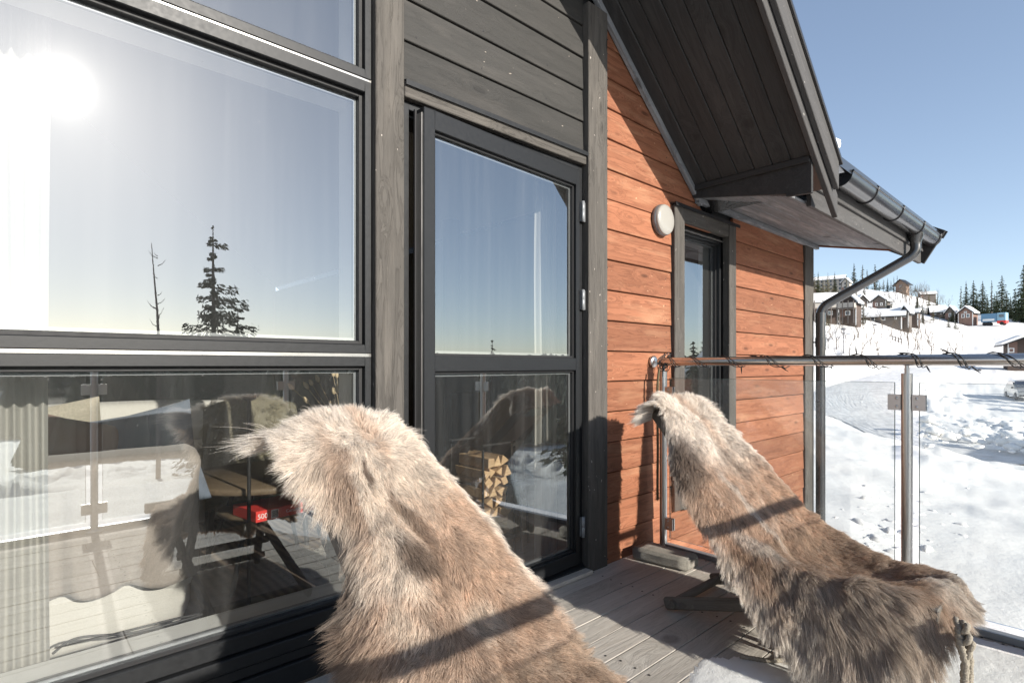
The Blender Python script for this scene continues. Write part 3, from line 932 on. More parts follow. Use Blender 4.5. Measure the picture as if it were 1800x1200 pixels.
# end barge board of the main roof, cut square to its slope
s30 = Vector((0, math.cos(R(30)), math.sin(R(30)))); p30 = Vector((0, math.sin(R(30)), -math.cos(R(30))))
a_ = Vector((0, 1.055, 2.325)); b_ = a_ + p30 * 0.33; c_ = b_ + s30 * 7; d_ = a_ + s30 * 7
m = MB(); m.prism([(p.y, p.z) for p in (a_, b_, c_, d_)], 'x', TE - 0.03, TE)
m.build('barge_board', M['soffit'], mroof, off=CO, bevel=0.003).location = (0, 0, 0)
a2 = a_ + p30 * 0.0 - s30 * 0.012
m = MB(); m.prism([(p.y, p.z) for p in (a2, a2 + p30 * 0.07, a2 + p30 * 0.07 + s30 * 7, a2 + s30 * 7)], 'x', TE + 0.002, TE + 0.02)
m.build('roof_edge_metal', M['gutter'], mroof, off=CO).location = (0, 0, 0)
# house end wall
m = MB(); m.box(5.30, 5.46, 1.93, 8.0, -0.95, 2.2); m.prism([(1.93, 2.2), (8.0, 2.2), (8.0, 5.6)], 'x', 5.30, 5.46)
m.build('end_wall', M['orange'], cabin, off=CO).location = (0, 0, 0)

# gutter: half round, open above, with rolled rim
gx0_, gx1_ = 3.86, 6.46
gy, gz_, gr = 1.165, 2.285, 0.072
pts_o = []; nseg = 20
m = MB(); vv = []; ff = []
for xx in (gx0_, gx1_):
    for k in range(nseg + 1):
        a = math.pi + math.pi * k / nseg
        vv.append((xx, gy + gr * math.cos(a), gz_ + gr * 1.15 * math.sin(a)))
for k in range(nseg): ff.append((k, k + 1, nseg + 1 + k + 1, nseg + 1 + k))
m.add(vv, ff, True)
vi = [(p[0], gy + (p[1] - gy) * 0.96, gz_ + (p[2] - gz_) * 0.96) for p in vv]
m.add(vi, ff, True)
m.tube([(gx0_, gy - gr, gz_), (gx1_, gy - gr, gz_)], 0.008, 10)
m.tube([(gx0_, gy + gr, gz_ + 0.004), (gx1_, gy + gr, gz_ + 0.004)], 0.003, 6)
for xx in (gx0_, gx1_):
    m.add([(xx, p[1], p[2]) for p in vv[:nseg + 1]], [tuple(range(nseg + 1))])
gut = m.build('gutter', M['gutter'], mroof, off=CO); gut.location = (0, 0, 0)
for xx in (4.38, 5.06, 5.74, 6.38):
    pts = [(xx, gy + (gr + 0.003) * math.cos(math.pi + math.pi * k / 16), gz_ + (gr * 1.15 + 0.003) * math.sin(math.pi + math.pi * k / 16)) for k in range(17)]
    pts = [(xx, gy - gr + 0.004, gz_ + 0.018), (xx, gy - gr - 0.010, gz_ + 0.010)] + pts[1:]
    m = MB(); m.tube(pts, 0.0055, 6)
    m.build('gutter_bracket', M['gutter_hook'], gut, off=CO).location = (0, 0, 0)
m = MB()
m.lathe([(0.062, 0.0), (0.058, -0.03), (0.042, -0.075), (0.042, -0.10)], (5.80, gy, gz_ - 0.065), (0, 0, 1), 20)
pp = [(5.80, gy, gz_ - 0.155), (5.80, gy, 2.085), (5.79, gy + 0.015, 2.045), (5.775, gy + 0.045, 2.012), (5.755, gy + 0.085, 1.985)]
pe = (5.525, 1.735, 1.66)
pp += [(5.64, 1.49, 1.823), pe, (5.505, 1.775, 1.630), (5.49, 1.80, 1.595), (5.482, 1.812, 1.55), (5.48, 1.815, 1.50)]
pp2 = dense(pp, 3)
m.tube(pp2, 0.040, 16)
m.tube([(5.48, 1.815, 1.52), (5.48, 1.815, -0.93)], 0.040, 16)
m.tube([(5.48, 1.815, 1.56), (5.48, 1.815, 1.47)], 0.044, 16)
m.tube([(5.48, 1.815, 1.33), (5.48, 1.815, 1.25)], 0.0445, 16)
m.tube([(5.48, 1.815, 1.29), (5.44, 1.90, 1.29)], 0.008, 6)
m.build('downpipe', M['gutter'], mroof, off=CO).location = (0, 0, 0)
# crust of snow left where the two roofs meet
m = MB()
v = []; f_ = []
bmi = bmesh.new(); bmesh.ops.create_icosphere(bmi, subdivisions=3, radius=1.0)
for vtx in bmi.verts:
    k = 1 + 0.3 * mnoise.noise(vtx.co * 2.1)
    vtx.co = Vector((vtx.co.x * 0.10 * k, vtx.co.y * 0.16 * k, vtx.co.z * 0.05 * k))
me = bpy.data.meshes.new('roof_snow'); bmi.to_mesh(me); bmi.free()
me.polygons.foreach_set('use_smooth', [True] * len(me.polygons)); me.materials.append(M['snow_near'])
o = bpy.data.objects.new('roof_snow', me); link(o, mroof); o.location = Vector((3.70, 1.28, 2.42)) - CO

# wall lamp
lamp = empty('wall_lamp', (2.955, 1.885, 1.965), label='round opal outdoor lamp on the orange wall beside the narrow window', cat='lamp')
m = MB(); m.lathe([(0.0, 0.0), (0.092, 0.0), (0.096, 0.012), (0.094, 0.030), (0.086, 0.034)], (0, 0, 0), (0, -1, 0), 40)
m.build('lamp_base', M['lampring'], lamp)
m = MB(); m.lathe([(0.090, 0.024), (0.092, 0.040), (0.088, 0.046), (0.074, 0.052), (0.038, 0.055), (0.0, 0.0555)], (0, 0, 0), (0, -1, 0), 40)
m.build('lamp_glass', M['opal'], lamp)

# ------------------------------------------------------------------ deck
deck = empty('deck', (0, 0, 0), kind='structure', label='grey weathered timber deck along the cabin front')
pitch = 0.1235
y = 1.868
k = 0
while y > -0.70:
    yc = y - pitch / 2
    joints = [-3.6, random.choice([-1.8, -0.7]), random.choice([0.35, 1.35]), 2.93]
    if 7 < k < 12: joints = [-3.6, -0.6, 2.93]
    for a, b in zip(joints[:-1], joints[1:]):
        plank('deck_board', M['deck'], deck, ((a + b) / 2, yc, -0.014 + random.uniform(-0.0012, 0.0012)), (b - a - 0.004, pitch - 0.0045, 0.028), bev=0.0016)
    y -= pitch; k += 1
m = MB()
for xx in (0.45, 1.05, 1.65, 2.25, 2.85):
    for k in range(20):
        yc = 1.868 - pitch * (k + 0.5)
        for s in (-0.032, 0.032):
            px = xx + random.uniform(-0.008, 0.008)
            m.lathe([(0.0, 0.0008), (0.0042, 0.0008), (0.005, 0.0)], (px, yc + s, 0.0008), (0, 0, 1), 8)
o = m.build('deck_screws', M['alu_dark'], deck); tag(o, kind='stuff')
m = MB()
for xx in (-3.0, -2.4, -1.8, -1.2, -0.6, 0.0, 0.45, 1.05, 1.65, 2.25, 2.85):
    m.box(xx - 0.024, xx + 0.024, -0.64, 1.86, -0.20, -0.030)
m.build('joist', M['firwood'], deck)
m = MB(); m.box(-3.55, 2.93, -0.64, 1.87, -0.034, -0.0305); m.build('gap_shade_sheet', M['alu_dark'], deck)  # dark sheet added so the gaps between the boards look shaded
plank('rim_board', M['deck'], deck, (2.948, 0.61, -0.105), (2.52, 0.03, 0.21), xdir=(0, 1, 0), ydir=(1, 0, 0))
plank('rim_board', M['deck'], deck, (-0.33, -0.665, -0.105), (6.56, 0.03, 0.21))
for xx in (-2.8, 0.0, 2.8):
    plank('deck_leg', M['deck'], deck, (xx, -0.55, -0.8), (1.2, 0.1, 0.1), xdir=(0, 0, 1), ydir=(0, 1, 0))

# ------------------------------------------------------------------ railings
def railing(name, label, p0, p1, posts, first_gap=0.0):
    """p0,p1: ends (x,y); posts: distances along"""
    root = empty(name, (p0[0], p0[1], 0), label=label, cat='railing', group=None)
    O = Vector((p0[0], p0[1], 0))
    d = (Vector((p1[0], p1[1], 0)) - O); L = d.length; d.normalize(); nrm = Vector((-d.y, d.x, 0))
    Mx = Matrix((d, nrm, Vector((0, 0, 1)))).transposed().to_4x4()
    m = MB(); m.tube([(-0.02, 0, 1.102), (L + 0.02, 0, 1.102)], 0.0242, 24)
    o = m.build('handrail', M['steelx'], root); o.matrix_local = Mx
    for s in posts:
        m = MB()
        m.tube([(s, 0, 0.012), (s, 0, 1.045)], 0.021, 24); m.tube([(s, 0, 1.044), (s, 0, 1.082)], 0.009, 12)
        m.lathe([(0.0, 0.0), (0.05, 0.0), (0.05, 0.008), (0.024, 0.012), (0.021, 0.02)], (s, 0, 0.002), (0, 0, 1), 24)
        po = m.build('rail_post', M['steel'], root); po.matrix_local = Mx
        for zz in (0.92, 0.15):
            for sg in (-1, 1):
                if (s + sg * 0.1 < -0.01) or (s + sg * 0.1 > L + 0.01): continue
                m = MB(); m.box(s + sg * 0.020 if sg > 0 else s - 0.068, s + 0.068 if sg > 0 else s - 0.020, -0.013, -0.005, zz - 0.034, zz + 0.034)
                m.box(s + sg * 0.020 if sg > 0 else s - 0.068, s + 0.068 if sg > 0 else s - 0.020, 0.005, 0.013, zz - 0.034, zz + 0.034)
                for q in (-0.018, 0.018):
                    for fc in (-1, 1):
                        m.lathe([(0.0, 0.004), (0.005, 0.004), (0.006, 0.0)], (s + sg * 0.036, fc * 0.013, zz + q), (0, fc, 0), 10)
                c = m.build('glass_clamp', M['steel'], po, bevel=0)
    for a, b in zip(posts[:-1], posts[1:]):
        m = MB(); m.box(a + 0.045, b - 0.045, -0.004, 0.004, 0.068, 1.005)
        o = m.build('glass_panel', M['railglass'], root); o.matrix_local = Mx
        e = MB(); e.box(a + 0.0445, b - 0.0445, -0.0042, 0.0042, 1.005, 1.0066); e.box(a + 0.0433, a + 0.045, -0.0042, 0.0042, 0.068, 1.005); e.box(b - 0.045, b - 0.0433, -0.0042, 0.0042, 0.068, 1.005)
        o = e.build('glass_edge', M['glassedge'], root); o.matrix_local = Mx
    m = MB(); m.box(0.0, L, -0.012, 0.030, 0.004, 0.030)
    o = m.build('bottom_rail', M['spacer'], root); o.matrix_local = Mx
    return root
rail1 = railing('side_railing', 'steel and glass railing wrapped in string lights at the end of the deck', (2.87, 1.807), (2.87, -0.60), [0.0, 1.2, 2.4])
rail2 = railing('front_railing', 'steel and glass railing along the front of the deck behind the photographer', (2.87, -0.63), (-3.0, -0.63), [0.03, 1.22, 2.45, 3.67, 4.89])
m = MB(); m.lathe([(0.0, 0.0), (0.032, 0.0), (0.036, 0.006), (0.036, 0.016), (0.026, 0.022), (0.0, 0.024)], (2.87, 1.885, 1.102), (0, -1, 0), 24)
o = m.build('wall_flange', M['steel'], rail1, off=(2.87, 1.807, 0)); o.location = (0, 0, 0)

# ------------------------------------------------------------------ concrete block on the deck at the wall post
bm = bmesh.new()
bmesh.ops.create_cube(bm, size=1.0)
for v in bm.verts: v.co = Vector((v.co.x * 0.15, v.co.y * 0.32, v.co.z * 0.068))
bmesh.ops.bevel(bm, geom=bm.edges[:], offset=0.010, segments=2, affect='EDGES')
bmesh.ops.subdivide_edges(bm, edges=[e for e in bm.edges if e.calc_length() > 0.03], cuts=5, use_grid_fill=True)
for v in bm.verts:
    v.co += v.co.normalized() * 0.006 * mnoise.noise(v.co * 22) + Vector((0, 0, 0.004 * mnoise.noise(v.co * 9)))
    v.co.x *= 1 + 0.25 * (v.co.y / 0.32)
me = bpy.data.meshes.new('concrete_block'); bm.to_mesh(me); bm.free(); me.materials.append(M['stone'])
me.polygons.foreach_set('use_smooth', [True] * len(me.polygons))
o = bpy.data.objects.new('concrete_block', me); link(o); o.location = (2.665, 1.665, 0.034); o.rotation_euler = (0, 0, R(4))
tag(o, 'rough grey concrete block lying on the deck at the foot of the wall post', 'block')

# ------------------------------------------------------------------ snow lying on the deck
def snow_sheet(name, label, inside, x0, x1, y0, y1, step, hmax, edge):
    nx = int((x1 - x0) / step) + 1; ny = int((y1 - y0) / step) + 1
    v = []; idx = {}; f = []
    for j in range(ny):
        for i in range(nx):
            x = x0 + i * step; y = y0 + j * step
            d = inside(x, y) + 0.035 * fbm(x, y, 7.0, 3.0, 3) + 0.015 * vnoise(x, y, 40, 1.0)
            k = min(max(d / edge, 0.0), 1.0)
            z = 0.0005 + hmax * (k ** 0.5) * (0.75 + 0.35 * fbm(x, y, 3.0, 5.0, 3)) + 0.002 * vnoise(x, y, 60, 7) * k
            if d < -0.01: z = -0.004
            v.append((x, y, z))
    for j in range(ny - 1):
        for i in range(nx - 1):
            a = j * nx + i
            q = (a, a + 1, a + 1 + nx, a + nx)
            if max(v[t][2] for t in q) > 0.0: f.append(q)
    me = bpy.data.meshes.new(name); me.from_pydata(v, [], f)
    me.polygons.foreach_set('use_smooth', [True] * len(f)); me.materials.append(M['snow_near'])
    bm = bmesh.new(); bm.from_mesh(me)
    bmesh.ops.delete(bm, geom=[q for q in bm.verts if not q.link_faces], context='VERTS')
    bm.to_mesh(me); bm.free()
    o = bpy.data.objects.new(name, me); link(o); tag(o, label, 'snow', kind='stuff')
# boundary from the photograph's patch: front-right of the deck
def seg_in(poly):
    def f(x, y):
        inside = False; dmin = 9
        n = len(poly)
        for i in range(n):
            (xa, ya), (xb, yb_) = poly[i], poly[(i + 1) % n]
            if (ya > y) != (yb_ > y) and x < (xb - xa) * (y - ya) / (yb_ - ya) + xa: inside = not inside
            t = max(0, min(1, ((x - xa) * (xb - xa) + (y - ya) * (yb_ - ya)) / ((xb - xa) ** 2 + (yb_ - ya) ** 2)))
            dmin = min(dmin, math.hypot(x - xa - t * (xb - xa), y - ya - t * (yb_ - ya)))
        return dmin if inside else -dmin
    return f
snow_sheet('deck_snow', 'thin crust of snow on the deck round the front of the right hand chair',
           seg_in([(1.66, 0.97), (1.86, 1.02), (2.02, 0.93), (2.10, 0.72), (2.45, 0.70), (2.84, 0.98), (2.84, -0.60), (1.0, -0.60), (1.35, 0.3)]), 0.9, 2.86, -0.62, 1.1, 0.013, 0.011, 0.14)

# ------------------------------------------------------------------ reclining chairs under reindeer hides
def chair(cx, tcx, label):
    root = empty('reclining_chair', (cx, 0.9, 0), label=label, cat='chair', group='low wooden reclining chairs under reindeer hides')
    O = Vector((cx, 0.9, 0))
    def bar(name, a, b, w=0.028, d=0.052, side=(1, 0, 0)):
        a = Vector(a); b = Vector(b)
        return plank(name, M['firwood'], root, (a + b) / 2, ((b - a).length, w, d), xdir=(b - a), ydir=side, bev=0.008, off=O)
    for s in (-1, 1):
        x = cx + s * 0.205
        bar('seat_rail', (x, 1.345, 0.029), (x, 0.375 if s < 0 else 0.44, 0.315 if s < 0 else 0.296))
        x2 = cx + s * 0.172
        bar('back_rail', (x2, 0.70, 0.020), (tcx + s * 0.115, 1.50, 0.855))
    for (y, z) in ((0.44, 0.290), (1.30, 0.045), (0.86, 0.175)):
        m = MB(); m.tube([(cx - 0.235, y, z), (cx + 0.18, y, z)], 0.019, 12)
        m.build('cross_bar', M['firwood'], root, off=O).location = (0, 0, 0)
    for (xc, hwid, y, z) in ((tcx, 0.125, 1.475, 0.83), (cx, 0.20, 0.74, 0.06)):
        m = MB(); m.tube([(xc - hwid, y, z), (xc + hwid, y, z)], 0.016, 12)
        m.build('cross_bar', M['firwood'], root, off=O).location = (0, 0, 0)
    # front plank with weathered end, the sling is tied to it
    plank('front_plank', M['firwood'], root, (cx - 0.14, 0.372, 0.318), (0.30, 0.030, 0.052), bev=0.004, off=O)
    # canvas sling
    m = MB(); v = []; f = []
    prof = [(1.46, .80), (1.38, .73), (1.25, .625), (1.08, .46), (.95, .345), (.82, .285), (.68, .275), (.52, .305), (.385, .335)]
    for (y, z) in prof:
        for k in range(7):
            s = k / 6 * 2 - 1
            xx = cx + (tcx - cx) * max(0, (y - .7) / .8)
            v.append((xx + s * (0.19 - 0.06 * max(0, (y - .7) / .8)), y, z - 0.03 + 0.02 * s * s))
    for i in range(len(prof) - 1):
        for k in range(6):
            a = i * 7 + k; f.append((a, a + 1, a + 8, a + 7))
    m.add(v, f, True)
    m.build('canvas_sling', M['canvas'], root, off=O).location = (0, 0, 0)
    return root
M['canvas'] = plain('grey_canvas', (0.28, 0.26, 0.23), rough=0.9, nscale=300, namt=0.2, bump=0.3)
def twist_rope(name, path, r, parent, off, turns=28, strands=3):
    """laid rope: strands twisted round a path"""
    path = dense([tuple(p) for p in path], 14)
    m = MB(); n = len(path)
    P = [Vector(p) for p in path]
    for s in range(strands):
        pts = []
        for i, p in enumerate(P):
            t = (P[min(i + 1, n - 1)] - P[max(i - 1, 0)]).normalized()
            nx = t.orthogonal().normalized() if abs(t.x) > 0.9 else (Vector((1, 0, 0)) - t * t.x).normalized()
            ny = t.cross(nx)
            a = 2 * math.pi * (i / n * turns + s / strands)
            pts.append(p + (nx * math.cos(a) + ny * math.sin(a)) * r * 0.55)
        m.tube(pts, r * 0.62, 6)
    o = m.build(name, M['rope'], parent, off=off); o.location = (0, 0, 0)
    return o
c1 = chair(0.83, 0.71, 'wooden reclining chair by the big window under the larger hide')
c2 = chair(2.355, 2.42, 'wooden reclining chair at the end railing, its foot rail and ropes in view')
O2 = Vector((2.355, 0.9, 0))
# ropes tied to the right hand chair
twist_rope('rope', [(2.135, .90, .17), (2.125, .86, .10), (2.13, .83, .02), (2.12, .815, -.0), (2.13, .77, .012), (2.16, .70, .015)], 0.008, c2, O2, 16)
twist_rope('rope', [(2.15, .85, .19), (2.155, .81, .10), (2.13, .80, .03), (2.10, .80, .018), (2.04, .84, .012), (1.99, .93, .012)], 0.008, c2, O2, 16)
twist_rope('rope', [(2.050, 0.300, 0.335), (2.040, 0.293, 0.300), (2.050, 0.290, 0.250), (2.045, 0.295, 0.180), (2.055, 0.290, 0.100), (2.035, 0.295, 0.030)], 0.010, c2, O2, 18)
twist_rope('rope', [(2.030, 0.305, 0.320), (2.020, 0.300, 0.280), (2.030, 0.290, 0.220), (2.020, 0.295, 0.120), (2.025, 0.300, 0.040), (2.005, 0.315, 0.012)], 0.010, c2, O2, 18)
twist_rope('rope', [(2.065, 0.290, 0.300), (2.070, 0.285, 0.220), (2.060, 0.285, 0.120), (2.070, 0.280, 0.040)], 0.009, c2, O2, 12)
m = MB()
for (px, py, pz, r0) in ((2.040, .300, .325, .022), (2.033, .293, .298, .020), (2.049, .289, .275, .021), (2.043, .293, .250, .017)):
    pts = [(px + r0 * math.cos(a) * .8, py + r0 * .7 * math.sin(a * 1.0 + 1), pz + r0 * .55 * math.sin(a * 2)) for a in [2 * math.pi * k / 20 for k in range(21)]]
    m.tube(pts, 0.008, 6)
m.build('rope_knot', M['rope'], c2, off=O2).location = (0, 0, 0)

# ---- hides
def catmull(P, n):
    """P: (k, ...) control points -> n samples along axis 0"""
    k = P.shape[0]; out = []
    for i in range(n):
        t = i / (n - 1) * (k - 1); a = min(int(t), k - 2); f = t - a
        p0 = P[max(a - 1, 0)]; p1 = P[a]; p2 = P[a + 1]; p3 = P[min(a + 2, k - 1)]
        out.append(0.5 * ((2 * p1) + (-p0 + p2) * f + (2 * p0 - 5 * p1 + 4 * p2 - p3) * f * f + (-p0 + 3 * p1 - 3 * p2 + p3) * f ** 3))
    return np.array(out)

def nfield(P, scale, seed, octv=3):
    """cheap smooth value noise for arrays: P (n,3) or (n,2)"""
    P = P[:, :3] if P.shape[1] >= 3 else np.c_[P, np.zeros(len(P))]
    rs = np.random.RandomState(seed); G = rs.rand(32, 32, 32)
    tot = np.zeros(len(P)); amp = 1; ta = 0
    for o in range(octv):
        Q = P * scale * (2.03 ** o) + 7.3 * o + seed
        i = np.floor(Q).astype(int); f = Q - i; f = f * f * (3 - 2 * f)
        r = 0
        for dx in (0, 1):
            for dy in (0, 1):
                for dz in (0, 1):
                    w = (f[:, 0] if dx else 1 - f[:, 0]) * (f[:, 1] if dy else 1 - f[:, 1]) * (f[:, 2] if dz else 1 - f[:, 2])
                    r = r + w * G[(i[:, 0] + dx) % 32, (i[:, 1] + dy) % 32, (i[:, 2] + dz) % 32]
        tot += amp * r; ta += amp; amp *= 0.55
    return tot / ta * 2 - 1

def fur_material():
    m, nt, b = new_mat('reindeer_fur')
    t = NT(nt)
    at = t.n('ShaderNodeAttribute', attribute_name='fur_color', attribute_type='GEOMETRY')
    t.l(at.outputs['Color'], b.inputs['Base Color'])
    b.inputs['Roughness'].default_value = 0.62
    b.inputs['Specular IOR Level'].default_value = 0.35
    b.inputs['Sheen Weight'].default_value = 0.25
    # thin hair lets some light through
    tl = t.n('ShaderNodeBsdfTranslucent'); t.l(at.outputs['Color'], tl.inputs[0])
    mx = t.n('ShaderNodeMixShader'); mx.inputs[0].default_value = 0.38
    out = nt.nodes['Material Output']
    t.l(b.outputs[0], mx.inputs[1]); t.l(tl.outputs[0], mx.inputs[2]); t.l(mx.outputs[0], out.inputs[0])
    return m
M['fur'] = fur_material()
def sm(x, a, b):
    t = np.clip((x - a) / (b - a), 0, 1); return t * t * (3 - 2 * t)

def hide(rows, label, colfun, seed, N, len0=0.042, wid=0.00042):
    rows = np.array(rows, float)                      # (nr, 7, 3)
    NU, NV = 96, 200
    S = catmull(rows, NV)
    S = np.transpose(catmull(np.transpose(S, (1, 0, 2)), NU), (1, 0, 2))   # (NV, NU, 3)
    # soft lumps and folds of the skin, ragged outline
    flat = S.reshape(-1, 3)
    dU = np.gradient(S, axis=1); dV = np.gradient(S, axis=0)
    Nn = np.cross(dU, dV); Nn /= np.linalg.norm(Nn, axis=2, keepdims=True) + 1e-9
    if Nn[NV // 3, NU // 2, 2] < 0: Nn = -Nn
    lump = nfield(flat, 6.0, seed, 3).reshape(NV, NU)
    fold = nfield(flat * np.array([1.0, 1, 1]) , 14.0, seed + 3, 2).reshape(NV, NU)
    aa0 = np.linspace(-1, 1, NU)[None, :].repeat(NV, 0); bb0 = np.linspace(0, 1, NV)[:, None].repeat(NU, 1)
    wig = 0.12 * np.sin(bb0 * 11 + seed)
    crease = np.exp(-((aa0 - wig) / 0.07) ** 2) * sm(bb0, 0.18, 0.28)
    S = S + Nn * (0.022 * lump + 0.012 * fold - 0.016 * crease)[..., None]
    aa = np.linspace(-1, 1, NU)[None, :].repeat(NV, 0); bb = np.linspace(0, 1, NV)[:, None].repeat(NU, 1)
    edge = nfield(np.c_[bb.ravel() * 9, np.sign(aa.ravel()) * 3, aa.ravel() * 0.2], 1.0, seed + 9, 3).reshape(NV, NU)
    S = S + (dU / (np.linalg.norm(dU, axis=2, keepdims=True) + 1e-9)) * (np.sign(aa) * sm(abs(aa), 0.65, 1.0) * 0.035 * edge)[..., None]
    dU = np.gradient(S, axis=1); dV = np.gradient(S, axis=0)
    Nn = np.cross(dU, dV); Nn /= np.linalg.norm(Nn, axis=2, keepdims=True) + 1e-9
    if Nn[NV // 3, NU // 2, 2] < 0: Nn = -Nn
    org = np.array([rows[:, :, 0].mean(), rows[:, :, 1].mean(), 0.0])
    # the skin: two sheets 4 mm apart joined at the rim
    V1 = (S - org).reshape(-1, 3); V2 = (S - Nn * 0.004 - org).reshape(-1, 3)
    st = 1
    F = []
    base = NV * NU
    ii, jj = np.meshgrid(np.arange(NV - 1), np.arange(NU - 1), indexing='ij')
    a = (ii * NU + jj).ravel()
    F1 = np.stack([a, a + 1, a + NU + 1, a + NU], 1); F2 = F1[:, ::-1] + base
    rim = list(range(NU)) + [i * NU + NU - 1 for i in range(1, NV)] + [(NV - 1) * NU + j for j in range(NU - 2, -1, -1)] + [i * NU for i in range(NV - 2, 0, -1)]
    F3 = [(rim[k], rim[(k + 1) % len(rim)], rim[(k + 1) % len(rim)] + base, rim[k] + base) for k in range(len(rim))]
    me = bpy.data.meshes.new('reindeer_hide')
    me.from_pydata(np.r_[V1, V2].tolist(), [], F1.tolist() + F2.tolist() + F3)
    me.polygons.foreach_set('use_smooth', [True] * len(me.polygons))
    col = colfun(aa.ravel(), bb.ravel(), flat, seed) * 0.55
    ca = me.color_attributes.new('fur_color', 'FLOAT_COLOR', 'POINT')
    cc = np.ones((base * 2, 4)); cc[:base, :3] = col; cc[base:, :3] = (0.5, 0.42, 0.33)
    ca.data.foreach_set('color', cc.ravel())
    me.materials.append(M['fur'])
    o = bpy.data.objects.new('reindeer_hide', me); o.location = org
    link(o); tag(o, label, 'hide', 'reindeer hides laid over the two chairs')
    # the hair
    rs = np.random.RandomState(seed)
    area = np.linalg.norm(np.cross(dU, dV), axis=2).ravel(); area[:] += 1e-12
    # more hair towards the rim
    rimw = 1 + 1.0 * sm(abs(aa.ravel()), 0.8, 1.0) + 0.8 * sm(1 - bb.ravel(), 0.95, 1.0) + 0.8 * sm(bb.ravel(), 0.95, 1.0)
    pr = area * rimw; pr /= pr.sum()
    idx = rs.choice(base, N, p=pr)
    fi = np.clip(idx // NU + rs.rand(N) - 0.5, 0, NV - 1.001); fj = np.clip(idx % NU + rs.rand(N) - 0.5, 0, NU - 1.001)
    i0 = fi.astype(int); j0 = fj.astype(int); u = (fj - j0)[:, None]; v = (fi - i0)[:, None]
    def samp(A):
        return A[i0, j0] * (1 - u) * (1 - v) + A[i0, j0 + 1] * u * (1 - v) + A[i0 + 1, j0] * (1 - u) * v + A[i0 + 1, j0 + 1] * u * v
    P = samp(S); n = samp(Nn); n /= np.linalg.norm(n, axis=1, keepdims=True)
    tu = samp(dU / (np.linalg.norm(dU, axis=2, keepdims=True) + 1e-9)); tv = samp(dV / (np.linalg.norm(dV, axis=2, keepdims=True) + 1e-9))
    a = fj / (NU - 1) * 2 - 1; b = fi / (NV - 1)
    # lie of the hair: from the spine outwards and down the back, turned up at the neck
    outw = np.sign(a) * np.clip(abs(a), 0, 1) ** 1.4
    down = -1.1 + 2.1 * sm(b, 0.04, 0.26)
    down = down * (1 - 0.75 * sm(abs(a), 0.72, 1.0)) 
    f1 = nfield(P, 7.0, seed + 1, 2); f2 = nfield(P, 7.0, seed + 2, 2)
    f3 = nfield(P, 28.0, seed + 4, 2); f4 = nfield(P, 28.0, seed + 5, 2)
    D = tu * (outw * 1.25 + 0.55 * f1 + 0.50 * f3)[:, None] + tv * (down + 0.45 * f2 + 0.45 * f4)[:, None]
    D /= np.linalg.norm(D, axis=1, keepdims=True) + 1e-9
    rim = np.maximum(sm(abs(a), 0.78, 1.0), np.maximum(sm(1 - b, 0.93, 1.0), sm(b, 0.93, 1.0)))
    mane = sm(0.2 - b, 0.0, 0.14)
    L = len0 * (0.75 + 0.5 * rs.rand(N)) * (0.82 + 0.70 * rim * (1 - 0.7 * sm(b, 0.7, 0.9) * sm(a, -0.2, 0.3)) + 1.25 * mane * (0.25 + 0.75 * rim * sm(-a, -0.6, 0.9)) + 0.5 * sm(-a, 0.45, 0.9) + 0.9 * sm(b, 0.60, 0.8) * sm(-a, 0.2, 0.7) + 0.25 * nfield(P, 5.0, seed + 6, 2))
    L *= (1 + 0.5 * (rs.rand(N) < 0.03))
    lift = 0.34 + 0.17 * f3 + 0.10 * rs.randn(N) + 0.10 * rim + 0.12 * mane
    lift = np.clip(lift + 0.38 * mane * rim + 0.15 * mane, 0.08, 0.92)
    # tufts: tips pull towards shared centres
    K = max(400, N // 26)
    csel = rs.choice(N, K, replace=False)
    cell = 0.02
    from mathutils import kdtree
    kd = kdtree.KDTree(K)
    for q, ci in enumerate(csel): kd.insert(P[ci].tolist(), q)
    kd.balance()
    near = np.fromiter((kd.find(p)[1] for p in P.tolist()), dtype=np.int64, count=N)
    cidx = csel[near]
    D0 = D * 1.0
    jit = rs.randn(N, 3) * 0.10
    dirv = D * np.sqrt(1 - lift[:, None] ** 2) + n * lift[:, None] + jit
    dirv /= np.linalg.norm(dirv, axis=1, keepdims=True)
    tipc = P[cidx] + dirv[cidx] * L[cidx][:, None]
    clump = np.clip(0.46 + 0.40 * nfield(P, 9.0, seed + 7, 2) + 0.15 * rim, 0.1, 0.85) * (np.linalg.norm(P - P[cidx], axis=1) < 0.05)
    K5 = np.array([0, 0.22, 0.48, 0.74, 1.0])
    pts = np.zeros((N, 5, 3))
    grav = np.array([0, 0, -1.0])
    curl = rs.randn(N, 3) * 0.0016
    # hair leaves the skin steeper and lies over towards its tip
    for q, s in enumerate(K5):
        ls = np.clip(lift + 0.30 * (0.45 - s), 0.03, 0.95)[:, None]
        dq = D * np.sqrt(1 - ls ** 2) + n * ls + jit * s
        p = P - n * 0.001 + dq * (L * s)[:, None] + grav * (L * 0.16 * s * s * (0.4 + rim) * (1 - mane))[:, None] + curl * math.sin(s * 3) * 2
        w = (clump * s ** 1.3)[:, None]
        tgt = P + (tipc - P) * s
        pts[:, q] = p * (1 - w) + tgt * w
    pts -= org
    hc = bpy.data.hair_curves.new('fur')
    hc.add_curves([5] * N)
    hc.attributes['position'].data.foreach_set('vector', pts.astype(np.float32).ravel())
    rad = hc.attributes.get('radius') or hc.attributes.new('radius', 'FLOAT', 'POINT')
    prof = np.array([0.9, 1.0, 0.9, 0.6, 0.12])
    rd = wid * prof[None, :] * (0.75 + 0.5 * rs.rand(N))[:, None]
    rad.data.foreach_set('value', rd.astype(np.float32).ravel())
    base_c = colfun(a, b, P, seed)
    tuftv = (0.84 + 0.32 * rs.rand(K))[near][:, None]
    hv = (0.78 + 0.4 * rs.rand(N))[:, None] * np.where(rs.rand(N) < 0.10, 0.5, 1.0)[:, None]
